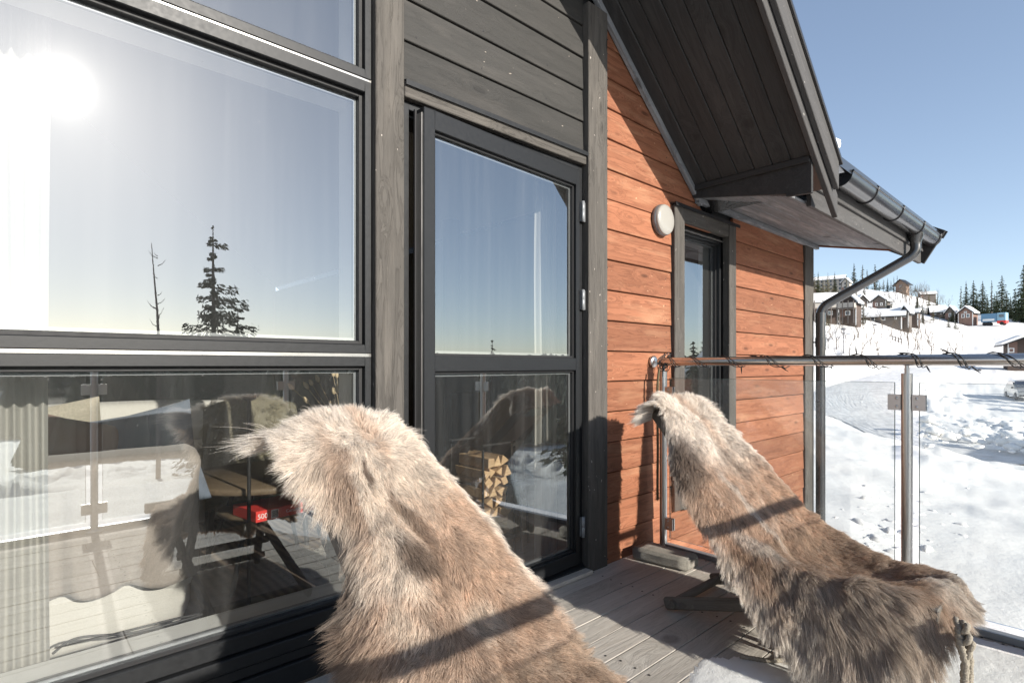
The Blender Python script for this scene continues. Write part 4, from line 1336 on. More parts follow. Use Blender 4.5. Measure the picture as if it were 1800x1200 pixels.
    root_c = base_c * np.array([0.62, 0.57, 0.53])
    greytip = np.clip(0.40 + 0.5 * nfield(P, 11.0, seed + 8, 2), 0, 1)[:, None] 
    lum = base_c.mean(1, keepdims=True)
    tip_c = base_c * (1 - 0.30 * greytip) + np.array([0.80, 0.72, 0.64]) * (0.30 * greytip) * np.clip(lum * 2.2, 0.45, 1.25)
    cl = np.zeros((N, 5, 4)); cl[..., 3] = 1
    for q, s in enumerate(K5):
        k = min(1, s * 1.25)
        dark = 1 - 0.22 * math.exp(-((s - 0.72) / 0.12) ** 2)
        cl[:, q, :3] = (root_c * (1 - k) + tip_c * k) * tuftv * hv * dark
    at = hc.attributes.new('fur_color', 'FLOAT_COLOR', 'POINT')
    at.data.foreach_set('color', np.clip(cl, 0, 1).astype(np.float32).ravel())
    hc.materials.append(M['fur'])
    ho = bpy.data.objects.new('fur', hc); link(ho, o); tag(ho, kind='stuff')
    return o

CREAM = np.array([0.88, 0.76, 0.63]); PALE = np.array([0.93, 0.86, 0.78]); TAN = np.array([0.74, 0.53, 0.38]); BROWN = np.array([0.37, 0.26, 0.185]); DARKB = np.array([0.13, 0.088, 0.062]); GREY = np.array([0.78, 0.67, 0.57])
def blob(a, b, a0, b0, ra, rb, soft=0.5):
    d = np.sqrt(((a - a0) / ra) ** 2 + ((b - b0) / rb) ** 2)
    return 1 - sm(d, 1 - soft, 1 + soft)
def col1(a, b, P, seed):
    n1 = nfield(P, 5.0, seed + 20, 3); n2 = nfield(P, 16.0, seed + 21, 3); n3 = nfield(P, 40.0, seed + 22, 2)
    a = a + 0.18 * n1 + 0.05 * n2; b2 = b + 0.03 * n1 + 0.015 * n2
    c = np.zeros((len(a), 3)) + PALE
    def lay(c, w, col): w = np.clip(w, 0, 1)[:, None]; return c * (1 - w) + col * w
    c = lay(c, sm(b2, 0.06, 0.24) * 0.7, CREAM)
    c = lay(c, blob(a, b2, -0.55, 0.19, 0.14, 0.07) * 0.6, BROWN * 1.5)
    c = lay(c, blob(a, b2, 0.05, 0.13, 0.10, 0.05) * 0.55, TAN)
    c = lay(c, blob(a, b2, -0.22, 0.215, 0.035, 0.035) * 0.9, DARKB * 1.8)  # shade of a small crease painted into the fur colour
    c = lay(c, blob(a, b2, -0.68, 0.27, 0.16, 0.10) * 0.75, BROWN * 1.25)
    c = lay(c, sm(b2, 0.235, 0.30) * sm(a, -0.25, 0.0) * (1 - sm(a, 0.7, 0.95)) * 0.9, TAN)
    c = lay(c, blob(a, b2, 0.0, 0.30, 0.07, 0.08) * 0.85, BROWN)
    c = lay(c, blob(a, b2, -0.16, 0.335, 0.14, 0.030) * 0.9, DARKB * 1.5)
    c = lay(c, blob(a, b2, 0.40, 0.345, 0.40, 0.05) * 0.6, TAN * 0.85)
    c = lay(c, sm(b2, 0.385, 0.43) * 0.85, BROWN * 1.5)
    c = lay(c, blob(a, b2, 0.12, 0.43, 0.16, 0.025) * 0.85, CREAM)
    c = lay(c, blob(a, b2, -0.45, 0.45, 0.20, 0.03) * 0.8, CREAM)
    c = lay(c, sm(-a, 0.78, 1.0) * sm(b2, 0.20, 0.3) * 0.75, DARKB * 1.3)
    c = lay(c, sm(n1, 0.1, 0.5) * sm(b2, 0.42, 0.5) * 0.6, TAN)
    c = lay(c, sm(n2, 0.15, 0.6) * 0.25, CREAM); c = lay(c, sm(-n2, 0.15, 0.6) * 0.45 * sm(b2, 0.1, 0.3), BROWN)
    c = lay(c, sm(a, 0.72, 1.0) * (1 - sm(b2, 0.40, 0.5)) * 0.7, PALE)
    return c * (1 + 0.28 * n3)[:, None]
def col2(a, b, P, seed):
    n1 = nfield(P, 5.5, seed + 20, 3); n2 = nfield(P, 18.0, seed + 21, 3); n3 = nfield(P, 45.0, seed + 22, 2)
    a = a + 0.14 * n1 + 0.05 * n2; b2 = b + 0.025 * n1 + 0.012 * n2
    c = np.zeros((len(a), 3)) + PALE * 1.12
    def lay(c, w, col): w = np.clip(w, 0, 1)[:, None]; return c * (1 - w) + col * w
    c = lay(c, sm(b2, 0.24, 0.36) * 0.9, TAN * 0.95)
    c = lay(c, blob(a, b2, 0.25, 0.15, 0.13, 0.09) * 0.55, TAN)
    c = lay(c, blob(a, b2, -0.72, 0.29, 0.26, 0.07) * 0.9, DARKB * 1.6)
    c = lay(c, blob(a, b2, 0.10, 0.27, 0.12, 0.05) * 0.5, BROWN)
    c = lay(c, sm(b2, 0.42, 0.56) * 0.7, BROWN * 1.6)
    c = lay(c, blob(a, b2, 0.50, 0.42, 0.30, 0.10) * 0.5, TAN * 1.2)
    c = lay(c, blob(a, b2, -0.28, 0.42, 0.06, 0.10) * 0.8, PALE)
    c = lay(c, sm(-a, 0.45, 0.62) * sm(b2, 0.34, 0.44) * 0.7, BROWN * 1.8)
    c = lay(c, sm(-a, 0.50, 0.70) * sm(b2, 0.60, 0.66) * (1 - sm(-a, 0.74, 0.86)) * 0.35, BROWN)
    c = lay(c, sm(-a, 0.45, 0.7) * sm(b2, 0.60, 0.70) * 0.8, GREY)  # side flap painted paler to offset its turning away from the sun
    c = lay(c, sm(-a, 0.82, 1.0) * sm(b2, 0.38, 0.5) * 0.8, PALE)
    c = lay(c, blob(a, b2, -0.62, 0.57, 0.10, 0.06) * 0.75, PALE)
    c = lay(c, sm(b2, 0.84, 0.90) * sm(a, -0.5, -0.2) * 0.75, PALE)
    c = lay(c, blob(a, b2, 0.05, 0.86, 0.25, 0.06) * 0.8, PALE)
    c = lay(c, sm(n2, 0.2, 0.6) * 0.3, PALE); c = lay(c, sm(-n2, 0.2, 0.7) * 0.32 * (1 - 0.6 * sm(b2, 0.55, 0.7)), DARKB * 1.8)
    return c * (1 + 0.22 * n3)[:, None]
ROWS1 = [
 [(.52,1.49,.86),(.57,1.54,.87),(.64,1.56,.86),(.73,1.56,.86),(.79,1.55,.86),(.84,1.52,.84),(.87,1.50,.83)],
 [(.515,1.44,.885),(.58,1.49,.93),(.65,1.51,.945),(.72,1.51,.95),(.78,1.50,.94),(.84,1.48,.92),(.875,1.46,.89)],
 [(.56,1.36,.80),(.605,1.37,.85),(.66,1.37,.855),(.73,1.36,.835),(.81,1.37,.845),(.89,1.39,.85),(.93,1.395,.82)],
 [(.615,1.27,.685),(.64,1.26,.735),(.67,1.25,.725),(.76,1.23,.695),(.86,1.24,.705),(.94,1.265,.73),(.985,1.265,.70)],
 [(.60,1.20,.575),(.625,1.17,.62),(.68,1.13,.60),(.78,1.10,.57),(.89,1.12,.575),(.985,1.14,.595),(1.04,1.14,.565)],
 [(.565,1.16,.48),(.61,1.08,.52),(.68,1.03,.49),(.79,.99,.455),(.91,1.0,.46),(1.01,1.03,.49),(1.065,1.04,.455)],
 [(.565,1.06,.36),(.595,1.0,.42),(.68,.92,.385),(.80,.88,.35),(.92,.89,.355),(1.03,.92,.385),(1.09,.93,.345)],
 [(.56,.95,.24),(.59,.88,.34),(.67,.78,.335),(.80,.75,.31),(.93,.76,.32),(1.05,.79,.335),(1.13,.82,.28)],
 [(.53,.80,.14),(.565,.70,.32),(.67,.60,.345),(.80,.58,.33),(.93,.58,.34),(1.07,.62,.33),(1.18,.68,.22)],
 [(.54,.60,.12),(.575,.52,.32),(.68,.45,.37),(.80,.43,.365),(.93,.44,.36),(1.06,.47,.33),(1.17,.52,.2)],
 [(.56,.50,.14),(.6,.42,.26),(.69,.38,.3),(.8,.36,.3),(.91,.37,.29),(1.02,.40,.26),(1.1,.44,.16)],
 [(.6,.47,.07),(.64,.40,.12),(.7,.36,.14),(.8,.34,.14),(.9,.35,.13),(.98,.38,.12),(1.04,.42,.08)]]
ROWS2 = [
 [(2.23,1.47,.82),(2.28,1.51,.85),(2.36,1.53,.86),(2.43,1.53,.85),(2.49,1.53,.86),(2.54,1.50,.86),(2.57,1.47,.85)],
 [(2.22,1.43,.885),(2.275,1.465,.93),(2.345,1.485,.935),(2.42,1.475,.91),(2.49,1.475,.93),(2.55,1.45,.93),(2.59,1.43,.905)],
 [(2.16,1.33,.765),(2.21,1.35,.825),(2.31,1.36,.825),(2.41,1.33,.79),(2.50,1.33,.80),(2.56,1.29,.80),(2.59,1.265,.775)],
 [(2.06,1.23,.62),(2.12,1.25,.70),(2.27,1.23,.70),(2.39,1.19,.66),(2.50,1.17,.665),(2.56,1.13,.67),(2.59,1.11,.64)],
 [(2.01,1.14,.51),(2.09,1.15,.595),(2.24,1.11,.575),(2.38,1.06,.53),(2.50,1.03,.53),(2.56,.995,.535),(2.59,.98,.505)],
 [(1.99,1.04,.41),(2.08,1.05,.50),(2.23,.99,.47),(2.37,.93,.415),(2.50,.90,.415),(2.56,.87,.435),(2.59,.86,.405)],
 [(1.97,.95,.30),(2.065,.96,.42),(2.21,.88,.37),(2.36,.82,.315),(2.49,.79,.315),(2.56,.76,.36),(2.59,.75,.325)],
 [(1.96,.84,.19),(2.055,.83,.36),(2.19,.76,.32),(2.35,.70,.275),(2.48,.68,.28),(2.55,.66,.33),(2.585,.645,.30)],
 [(1.95,.72,.11),(2.05,.67,.345),(2.18,.61,.32),(2.34,.58,.285),(2.46,.57,.285),(2.54,.555,.32),(2.57,.55,.28)],
 [(1.95,.57,.10),(2.05,.52,.345),(2.17,.48,.345),(2.33,.455,.33),(2.44,.44,.335),(2.52,.445,.325),(2.57,.455,.27)],
 [(1.97,.46,.16),(2.06,.42,.34),(2.16,.395,.355),(2.29,.36,.36),(2.38,.365,.352),(2.44,.375,.325),(2.48,.40,.25)],
 [(2.01,.39,.18),(2.08,.355,.28),(2.17,.335,.29),(2.27,.31,.30),(2.34,.325,.29),(2.39,.34,.26),(2.43,.37,.20)]]
hide(ROWS1, 'pale and brown reindeer hide draped over the chair nearest the big window', col1, 3, 230000, len0=0.030, wid=0.00034)
hide(ROWS2, 'cream and dark brown reindeer hide draped over the chair by the end railing', col2, 11, 210000, len0=0.030, wid=0.00038)

# ------------------------------------------------------------------ string lights wound round the end handrail
sl = MB(); bulbs = []
for strand in range(2):
    pts = []
    y = 1.79; ph = random.random() * 6 + strand * 0.5
    knots = [1.79, 1.64, 1.44, 1.25, 1.03, .81, .62, .48, .335, .15, -.05, -.3]
    for a, b in zip(knots[:-1], knots[1:]):
        ns = 26
        for k in range(ns):
            t = k / ns
            # one loose turn per gap: tight over the top, drifting along underneath
            ang = 2 * math.pi * t + 0.5 * strand + 0.25 * math.sin(a * 9)
            tt = t + 0.10 * math.sin(2 * math.pi * t + strand)
            rr_ = 0.0275 + 0.004 * abs(math.sin(3 * t + strand)) + (0.010 if math.sin(ang) < -0.6 else 0) * (0.5 + 0.5 * math.sin(a * 17 + strand))
            pts.append((2.87 + rr_ * math.cos(ang + 1.2), a + (b - a) * tt + 0.006 * math.sin(7 * t + a * 5), 1.102 + rr_ * math.sin(ang + 1.2)))
    sl.tube(pts, 0.0022, 6)
    bulbs += [pts[i] for i in range(12 + strand * 9, len(pts), 27)]
# tangle at the wall end
pts = []
for k in range(160):
    a = k * 0.42
    pts.append((2.868 + 0.034 * math.cos(a) * (1 + .3 * math.sin(k * .9)), 1.800 + 0.022 * math.sin(k * 0.37), 1.10 + 0.036 * math.sin(a * 1.03) - 0.02 * math.sin(k * .11)))
sl.tube(pts, 0.0022, 6)
for dz, dx in ((0, 0), (.3, .01)):
    pts = [(2.85 + dx, 1.79, 1.08), (2.848 + dx, 1.80, 1.03), (2.862 + dx, 1.80, 0.99), (2.875, 1.79, 1.03), (2.872, 1.78, 1.08)]
    sl.tube(dense(pts, 8), 0.0022, 6)
for (x, y, z) in bulbs:
    d = Vector((random.uniform(-.6, .3), random.uniform(-1, 1), random.uniform(-.9, .7))).normalized()
    p = Vector((x, y, z))
    sl.tube([p, p + d * 0.012, p + d * 0.026], [0.0026, 0.0034, 0.003], 6)
    sl.tube([p + d * 0.026, p + d * 0.040], [0.0022, 0.0010], 6)
o = sl.build('string_lights', M['cable'], None, off=(2.87, 0.8, 1.1))
tag(o, 'black cable of small unlit string lights wound round the end handrail', 'string lights')
# frayed cord hanging beside the wall post
m = MB(); pts = [(2.815, 1.80, 1.06), (2.80, 1.80, 0.98), (2.795, 1.80, 0.85), (2.80, 1.80, 0.6), (2.797, 1.80, 0.38), (2.80, 1.80, 0.30)]
dp = dense(pts, 14)
m.tube(dp, 0.007, 7)
rs_ = random.Random(4)
for k in range(520):
    p = Vector(dp[rs_.randrange(14, len(dp))]); d = Vector((rs_.uniform(-1, 1), rs_.uniform(-1, 1), rs_.uniform(-1.4, 0.1))).normalized()
    m.tube([p, p + d * rs_.uniform(0.012, 0.024)], [0.0011, 0.0004], 3, cap=False)
M['cord'] = plain('mossy_cord', (0.10, 0.085, 0.05), rough=0.95, nscale=200, namt=0.4)
o = m.build('hanging_cord', M['cord'], None, off=(2.80, 1.80, 0.7))
tag(o, 'frayed brown cord hanging from the handrail end beside the wall post', 'cord')

# ------------------------------------------------------------------ the living room behind the glass
M['plaster'] = plain('warm_grey_interior_paint', (0.13, 0.13, 0.13), rough=0.85, nscale=3, namt=0.05)
M['ceilingp'] = plain('pale_ceiling_panel', (0.28, 0.27, 0.25), rough=0.8, nscale=3, namt=0.05)
M['floorw'] = wood('oiled_oak_floor', (0.10, 0.06, 0.035), (0.24, 0.155, 0.095), (0.33, 0.23, 0.15), rough=0.45, grain=0.8, knots=0.3, bump=0.1, vary=0.3)
rw = MB()
rw.box(-3.5, 3.15, 9.0, 9.1, 0, 5.2); rw.box(-3.55, -3.45, 2.06, 9.0, 0, 2.3); rw.box(3.12, 3.18, 2.06, 9.0, 0, 2.25)
rw.build('room_wall', M['plaster'], cabin, off=CO).location = (0, 0, 0)
m = MB(); m.prism([(-3.5, 2.2), (RIDGE_X, soff(RIDGE_X) - 0.06), (3.16, soff(3.16) - 0.06), (3.16, soff(3.16) - 0.03), (RIDGE_X, soff(RIDGE_X) - 0.03), (-3.5, 2.23)], 'y', 2.06, 9.1)
m.build('room_ceiling', M['ceilingp'], cabin, off=CO).location = (0, 0, 0)
m = MB(); m.box(3.18, 5.3, 4.2, 4.25, 0, 2.3); m.box(3.18, 5.3, 2.06, 4.25, 2.26, 2.30); m.box(3.18, 5.3, 2.06, 4.25, -0.05, 0.0); m.box(5.25, 5.3, 2.06, 4.2, 0, 2.26)
m.build('side_room', M['plaster'], cabin, off=CO).location = (0, 0, 0)
rf_ = empty('room_floor', (0, 0, 0), kind='structure', label='oak plank floor of the living room')
m = MB(); m.box(-3.5, 3.15, 2.06, 9.0, -0.06, -0.025); m.build('subfloor', M['alu_dark'], rf_)
for k in range(45):
    yc = 2.07 + 0.155 * (k + 0.5)
    xs = [-3.5, random.uniform(-1.5, 0), random.uniform(0.6, 2.2), 3.12]
    for a, b in zip(xs[:-1], xs[1:]):
        plank('floor_plank', M['floorw'], rf_, ((a + b) / 2, yc, -0.010), (round(b - a, 1) - 0.002, 0.152, 0.02), bev=0.0015)

def fabric(name, col, scale=260, rough=0.95, vary=0.25, trans=0.0, weave=(1, 1, 1)):
    m, nt, b = new_mat(name)
    t = NT(nt)
    co = t.n('ShaderNodeTexCoord').outputs['Object']
    n = t.noise(t.map(co, weave), scale, 3, 0.7); n2 = t.noise(co, 6, 3, 0.5)
    c = t.mix(n, tuple(x * (1 - vary) for x in col), tuple(min(1, x * (1 + vary)) for x in col))
    c = t.mix(t.math('MULTIPLY', n2, 0.25), c, tuple(x * 0.75 for x in col))
    t.l(c, b.inputs['Base Color']); b.inputs['Roughness'].default_value = rough
    b.inputs['Specular IOR Level'].default_value = 0.1; b.inputs['Sheen Weight'].default_value = 0.2
    t.l(t.bump(n, 0.4, 0.003), b.inputs['Normal'])
    if trans:
        tl = t.n('ShaderNodeBsdfTranslucent'); tl.inputs[0].default_value = (*[min(1, x * 1.1) for x in col], 1)
        mx = t.n('ShaderNodeMixShader'); mx.inputs[0].default_value = trans
        out = nt.nodes['Material Output']
        t.l(b.outputs[0], mx.inputs[1]); t.l(tl.outputs[0], mx.inputs[2]); t.l(mx.outputs[0], out.inputs[0])
    return m
M['sofa'] = fabric('pale_sofa_linen', (0.60, 0.58, 0.53))
M['throw'] = fabric('grey_beige_throw', (0.30, 0.265, 0.235), scale=120)
M['brownc'] = fabric('brown_cushion', (0.26, 0.16, 0.12)); M['bluec'] = fabric('slate_blue_cushion', (0.17, 0.20, 0.25))
M['knitc'] = fabric('beige_knit', (0.42, 0.38, 0.30), scale=90, vary=0.45)
M['curtain'] = fabric('ivory_curtain', (0.50, 0.485, 0.44), trans=0.35, scale=400, vary=0.06)
M['tabletop'] = wood('dark_table_wood', (0.05, 0.035, 0.02), (0.13, 0.095, 0.06), (0.2, 0.15, 0.10), rough=0.5, bump=0.15)
M['blackm'] = plain('black_metal', (0.02, 0.02, 0.02), rough=0.45)
M['red'] = plain('red_card', (0.72, 0.06, 0.05), rough=0.4, nscale=10, namt=0.05)
M['bark'] = plain('birch_bark_wood', (0.20, 0.15, 0.10), rough=0.9, nscale=30, namt=0.5, bump=0.5)
M['splitw'] = wood('split_firewood', (0.30, 0.17, 0.08), (0.50, 0.32, 0.17), (0.62, 0.45, 0.27), rough=0.8, bump=0.4)

def soft_box(name, mat, parent, c, d, seg=8, puff=0.12, r=0.25, rot=None, seed=1, wob=0.01):
    """upholstery block: rounded box with a little slump"""
    bm = bmesh.new(); bmesh.ops.create_cube(bm, size=2.0)
    bmesh.ops.subdivide_edges(bm, edges=bm.edges[:], cuts=seg, use_grid_fill=True)
    mn = min(d) / 2 * r
    for v in bm.verts:
        p = Vector((v.co.x * d[0] / 2, v.co.y * d[1] / 2, v.co.z * d[2] / 2))
        q = Vector([max(-(d[i] / 2 - mn), min(d[i] / 2 - mn, p[i])) for i in range(3)])
        e = p - q
        if e.length > 1e-6: p = q + e.normalized() * min(mn, e.length)
        nx, ny, nz = v.co
        p.z += puff * d[2] * (1 - nx * nx) * (1 - ny * ny) * (0.5 if nz > 0 else 0)
        p += Vector((1, 1, 1)) * wob * mnoise.noise(p * 6 + Vector((seed, 0, 0)))
        v.co = p
    me = bpy.data.meshes.new(name); bm.to_mesh(me); bm.free()
    me.polygons.foreach_set('use_smooth', [True] * len(me.polygons)); me.materials.append(mat)
    o = bpy.data.objects.new(name, me); link(o, parent); o.location = c
    if rot: o.rotation_euler = rot
    return o
def cushion(label, mat, loc, w, rot, seed):
    n = 22; v = []; f = []
    for s in (1, -1):
        for j in range(n + 1):
            for i in range(n + 1):
                x = i / n * 2 - 1; y = j / n * 2 - 1
                h = (max(0, (1 - x ** 4) * (1 - y ** 4))) ** 0.5 * 0.075 * (1 + 0.3 * vnoise(x, y, 1.5, seed))
                pinch = 1 - 0.10 * (1 - abs(x)) * (abs(y) ** 3) ; pinchy = 1 - 0.10 * (1 - abs(y)) * (abs(x) ** 3)
                v.append((x * w / 2 * pinchy, y * w / 2 * pinch, s * h))
    N = (n + 1) ** 2
    for k in (0, 1):
        for j in range(n):
            for i in range(n):
                a = k * N + j * (n + 1) + i
                q = (a, a + 1, a + n + 2, a + n + 1)
                f.append(q if k == 0 else q[::-1])
    mb = MB(); mb.add(v, f, True)
    o = mb.build('cushion', mat); o.location = loc; o.rotation_euler = rot
    return tag(o, label, 'cushion')
sofa = empty('sofa', (-0.45, 2.93, 0), label='pale linen sofa with its back to the big window', cat='sofa')
for nm, c, d in (('sofa_base', (0, 0, .22), (2.0, .90, .36)), ('sofa_back', (0, -.33, .45), (1.96, .22, .52)), ('sofa_arm', (.92, 0, .40), (.18, .88, .42)), ('sofa_arm', (-.92, 0, .40), (.18, .88, .42)),
                 ('seat_cushion', (-.41, .10, .44), (.80, .66, .16)), ('seat_cushion', (.41, .10, .44), (.80, .66, .16))):
    soft_box(nm, M['sofa'], sofa, c, d, seg=9, r=0.45, wob=0.012)
for sx in (-.9, .9):
    for sy in (-.38, .38):
        m = MB(); m.lathe([(0, 0), (.018, 0), (.025, .06), (0, .06)], (sx, sy, 0), (0, 0, 1), 10); m.build('sofa_leg', M['blackm'], sofa)
# throw draped over the back of the sofa
v = []; f = []; nx, ny = 46, 50
for j in range(ny + 1):
    s = j / ny
    for i in range(nx + 1):
        x = -0.12 + 0.68 * i / nx + 0.012 * vnoise(i * .2, j * .2)
        L = 0.47 + 0.05 * vnoise(i * 0.09, 3.0)
        d = s * (L + 0.42)
        if d < L: y, z = 2.395, 0.735 - (L - d)
        elif d < L + 0.24: y, z = 2.395 + (d - L), 0.742 + 0.008 * math.sin((d - L) * 10)
        else: y, z = 2.645 + 0.3 * (d - L - .24), 0.735 - (d - L - 0.24) * 0.7
        k = 1 - min(1, abs(d - L) / 0.04)
        fold = 0.026 * math.sin(i * 0.36 + 1.1 * vnoise(i * .1, j * .05) * 3) * (0.3 + 0.7 * max(0, 1 - d / L))
        v.append((x, y - fold + 0.035, z - 0.02 * k))
for j in range(ny):
    for i in range(nx):
        a = j * (nx + 1) + i; f.append((a, a + 1, a + nx + 2, a + nx + 1))
mb = MB(); mb.add(v, f, True); o = mb.build('throw_blanket', M['throw'], None, off=(0.2, 2.5, 0.6)); tag(o, 'grey beige woollen throw hanging over the back of the window sofa', 'blanket')
sd = o.modifiers.new('thick', 'SOLIDIFY'); sd.thickness = 0.008
cushion('brown cushion leaning in the window sofa', M['brownc'], (0.12, 2.80, 0.68), 0.46, (R(68), R(18), R(10)), 2)
cushion('slate blue cushion beside the brown one in the window sofa', M['bluec'], (0.42, 2.86, 0.66), 0.48, (R(66), R(-12), R(-14)), 5)
cushion('beige knitted cushion on the far sofa', M['knitc'], (0.20, 3.98, 0.66), 0.46, (R(70), R(8), R(172)), 8)
sofa2 = empty('sofa', (0.45, 4.45, 0), label='pale linen sofa along the far side of the living room', cat='sofa')
for nm, c, d in (('sofa_base', (0, 0, .22), (2.3, .86, .36)), ('sofa_back', (0, .32, .50), (2.26, .22, .58)), ('sofa_arm', (1.06, 0, .40), (.18, .84, .44)), ('sofa_arm', (-1.06, 0, .40), (.18, .84, .44)),
                 ('seat_cushion', (-.5, -.06, .44), (.98, .66, .16)), ('seat_cushion', (.5, -.06, .44), (.98, .66, .16))):
    soft_box(nm, M['sofa'], sofa2, c, d, seg=8, r=0.45)
for sx in (-1.0, 1.0):
    for sy in (-.36, .36):
        m = MB(); m.lathe([(0, 0), (.018, 0), (.025, .06), (0, .06)], (sx, sy, 0), (0, 0, 1), 10); m.build('sofa_leg', M['blackm'], sofa2)

# armchair with a shaggy sheepskin
ac = empty('armchair', (1.12, 3.55, 0), label='dark armchair with a sheepskin over it beyond the round table', cat='armchair')
ac.rotation_euler = (0, 0, R(-12))
soft_box('chair_seat', M['bluec'], ac, (0, 0, .40), (.58, .56, .10), seg=6)
soft_box('chair_back', M['bluec'], ac, (0, .27, .60), (.54, .08, .40), seg=6, rot=(R(-12), 0, 0))
for sx in (-.26, .26):
    for sy in (-.24, .26):
        m = MB(); m.tube([(sx, sy, 0), (sx * .9, sy * .9, .37)], [.013, .018], 8); m.build('leg', M['blackm'], ac)
def fluffy(name, label, cat, rows, N, L, col, seed, wid=0.0006):
    rows = np.array(rows, float); NV, NU = 40, 30
    S = catmull(rows, NV); S = np.transpose(catmull(np.transpose(S, (1, 0, 2)), NU), (1, 0, 2))
    dU = np.gradient(S, axis=1); dV = np.gradient(S, axis=0); Nn = np.cross(dU, dV); Nn /= np.linalg.norm(Nn, axis=2, keepdims=True) + 1e-9
    if Nn[NV // 2, NU // 2, 2] < 0: Nn = -Nn
    org = S.reshape(-1, 3).mean(0)
    me = bpy.data.meshes.new(name); ii, jj = np.meshgrid(np.arange(NV - 1), np.arange(NU - 1), indexing='ij'); a = (ii * NU + jj).ravel()
    me.from_pydata((S.reshape(-1, 3) - org).tolist(), [], np.stack([a, a + 1, a + NU + 1, a + NU], 1).tolist())
    ca = me.color_attributes.new('fur_color', 'FLOAT_COLOR', 'POINT'); cc = np.ones((NV * NU, 4)); cc[:, :3] = np.array(col) * 0.6; ca.data.foreach_set('color', cc.ravel())
    me.materials.append(M['fur']); me.polygons.foreach_set('use_smooth', [True] * len(me.polygons))
    o = bpy.data.objects.new(name, me); o.location = org; link(o); tag(o, label, cat)
    sd = o.modifiers.new('thick', 'SOLIDIFY'); sd.thickness = 0.01; sd.offset = -1
    rs = np.random.RandomState(seed); i0 = rs.randint(0, NV - 1, N); j0 = rs.randint(0, NU - 1, N); u = rs.rand(N, 1); v = rs.rand(N, 1)
    P = (S[i0, j0] * (1 - u) * (1 - v) + S[i0, j0 + 1] * u * (1 - v) + S[i0 + 1, j0] * (1 - u) * v + S[i0 + 1, j0 + 1] * u * v)
    n = Nn[i0, j0]; K = N // 40; cs = rs.choice(N, K, replace=False)
    from mathutils import kdtree
    kd = kdtree.KDTree(K)
    for q, ci in enumerate(cs): kd.insert(P[ci].tolist(), q)
    kd.balance(); near = cs[np.array([kd.find(p)[1] for p in P.tolist()])]
    D = n * 0.5 + rs.randn(N, 3) * 0.55 + np.array([0, 0, -0.45]); D /= np.linalg.norm(D, axis=1, keepdims=True)
    Ls = L * (0.7 + 0.6 * rs.rand(N))[:, None]; tip = P[near] + D[near] * Ls[near]
    pts = np.zeros((N, 4, 3)); cl = np.ones((N, 4, 4)); tv = (0.7 + 0.5 * rs.rand(N))[near][:, None]
    for q, s in enumerate((0, .35, .7, 1.0)):
        p = P + D * Ls * s; w = 0.75 * s
        pts[:, q] = p * (1 - w) + (P + (tip - P) * s) * w
        cl[:, q, :3] = np.array(col) * (0.45 + 0.65 * s) * tv
    hc = bpy.data.hair_curves.new('fleece'); hc.add_curves([4] * N)
    hc.attributes['position'].data.foreach_set('vector', (pts - org).astype(np.float32).ravel())
    rad = hc.attributes.get('radius') or hc.attributes.new('radius', 'FLOAT', 'POINT')
    rad.data.foreach_set('value', (wid * np.array([1, 1, .7, .2])[None, :].repeat(N, 0)).astype(np.float32).ravel())
    at = hc.attributes.new('fur_color', 'FLOAT_COLOR', 'POINT'); at.data.foreach_set('color', np.clip(cl, 0, 1).astype(np.float32).ravel())
    hc.materials.append(M['fur']); ho = bpy.data.objects.new('fleece', hc); link(ho, o); tag(ho, kind='stuff')
    return o
def rot2(p, a, c):
    x, y = p[0], p[1]; return (c[0] + x * math.cos(a) - y * math.sin(a), c[1] + x * math.sin(a) + y * math.cos(a), p[2])
rows = []
for (y, z, w) in ((.40, .50, .20), (.34, .80, .24), (.24, .84, .27), (.17, .62, .28), (.08, .49, .30), (-.12, .47, .31), (-.27, .46, .29), (-.33, .36, .26)):
    rows.append([rot2((w * s, y - 0.02 * abs(s), z - 0.05 * abs(s) ** 3), R(-12), (1.12, 3.55)) for s in (-1, -.5, 0, .5, 1)])
fluffy('sheepskin', 'pale shaggy sheepskin hanging over the dark armchair', 'sheepskin', rows, 26000, 0.055, (0.52, 0.47, 0.33), 4)
rows = [[(0.95 + .62 * s + .3, 2.72 + t, 0.012 + 0.01 * math.sin(9 * t)) for s in (0, .25, .5, .75, 1)] for t in (0, .12, .25, .38, .5)]
fluffy('floor_sheepskin', 'white sheepskin lying on the rug by the round table', 'sheepskin', rows, 16000, 0.035, (0.66, 0.63, 0.57), 6)
# rug
def rug_mat():
    m, nt, b = new_mat('woven_brown_rug'); t = NT(nt)
    co = t.n('ShaderNodeTexCoord').outputs['Object']
    w = t.n('ShaderNodeTexWave'); w.inputs['Scale'].default_value = 7; w.inputs['Distortion'].default_value = 3; w.inputs['Detail'].default_value = 3; t.l(co, w.inputs[0])
    n = t.noise(co, 120, 3, 0.6)
    c = t.mix(w.outputs[1], (0.09, 0.06, 0.045), (0.26, 0.20, 0.14)); c = t.mix(t.math('MULTIPLY', n, .5), c, (0.05, 0.035, 0.03))
    t.l(c, b.inputs['Base Color']); b.inputs['Roughness'].default_value = 0.95; t.l(t.bump(n, .6, .004), b.inputs['Normal']); return m
m = MB(); m.box(-1.2, 1.75, 2.35, 4.6, 0.001, 0.010); o = m.build('rug', rug_mat(), None, off=(0.3, 3.4, 0)); tag(o, 'brown patterned rug under the sofas and table', 'rug')
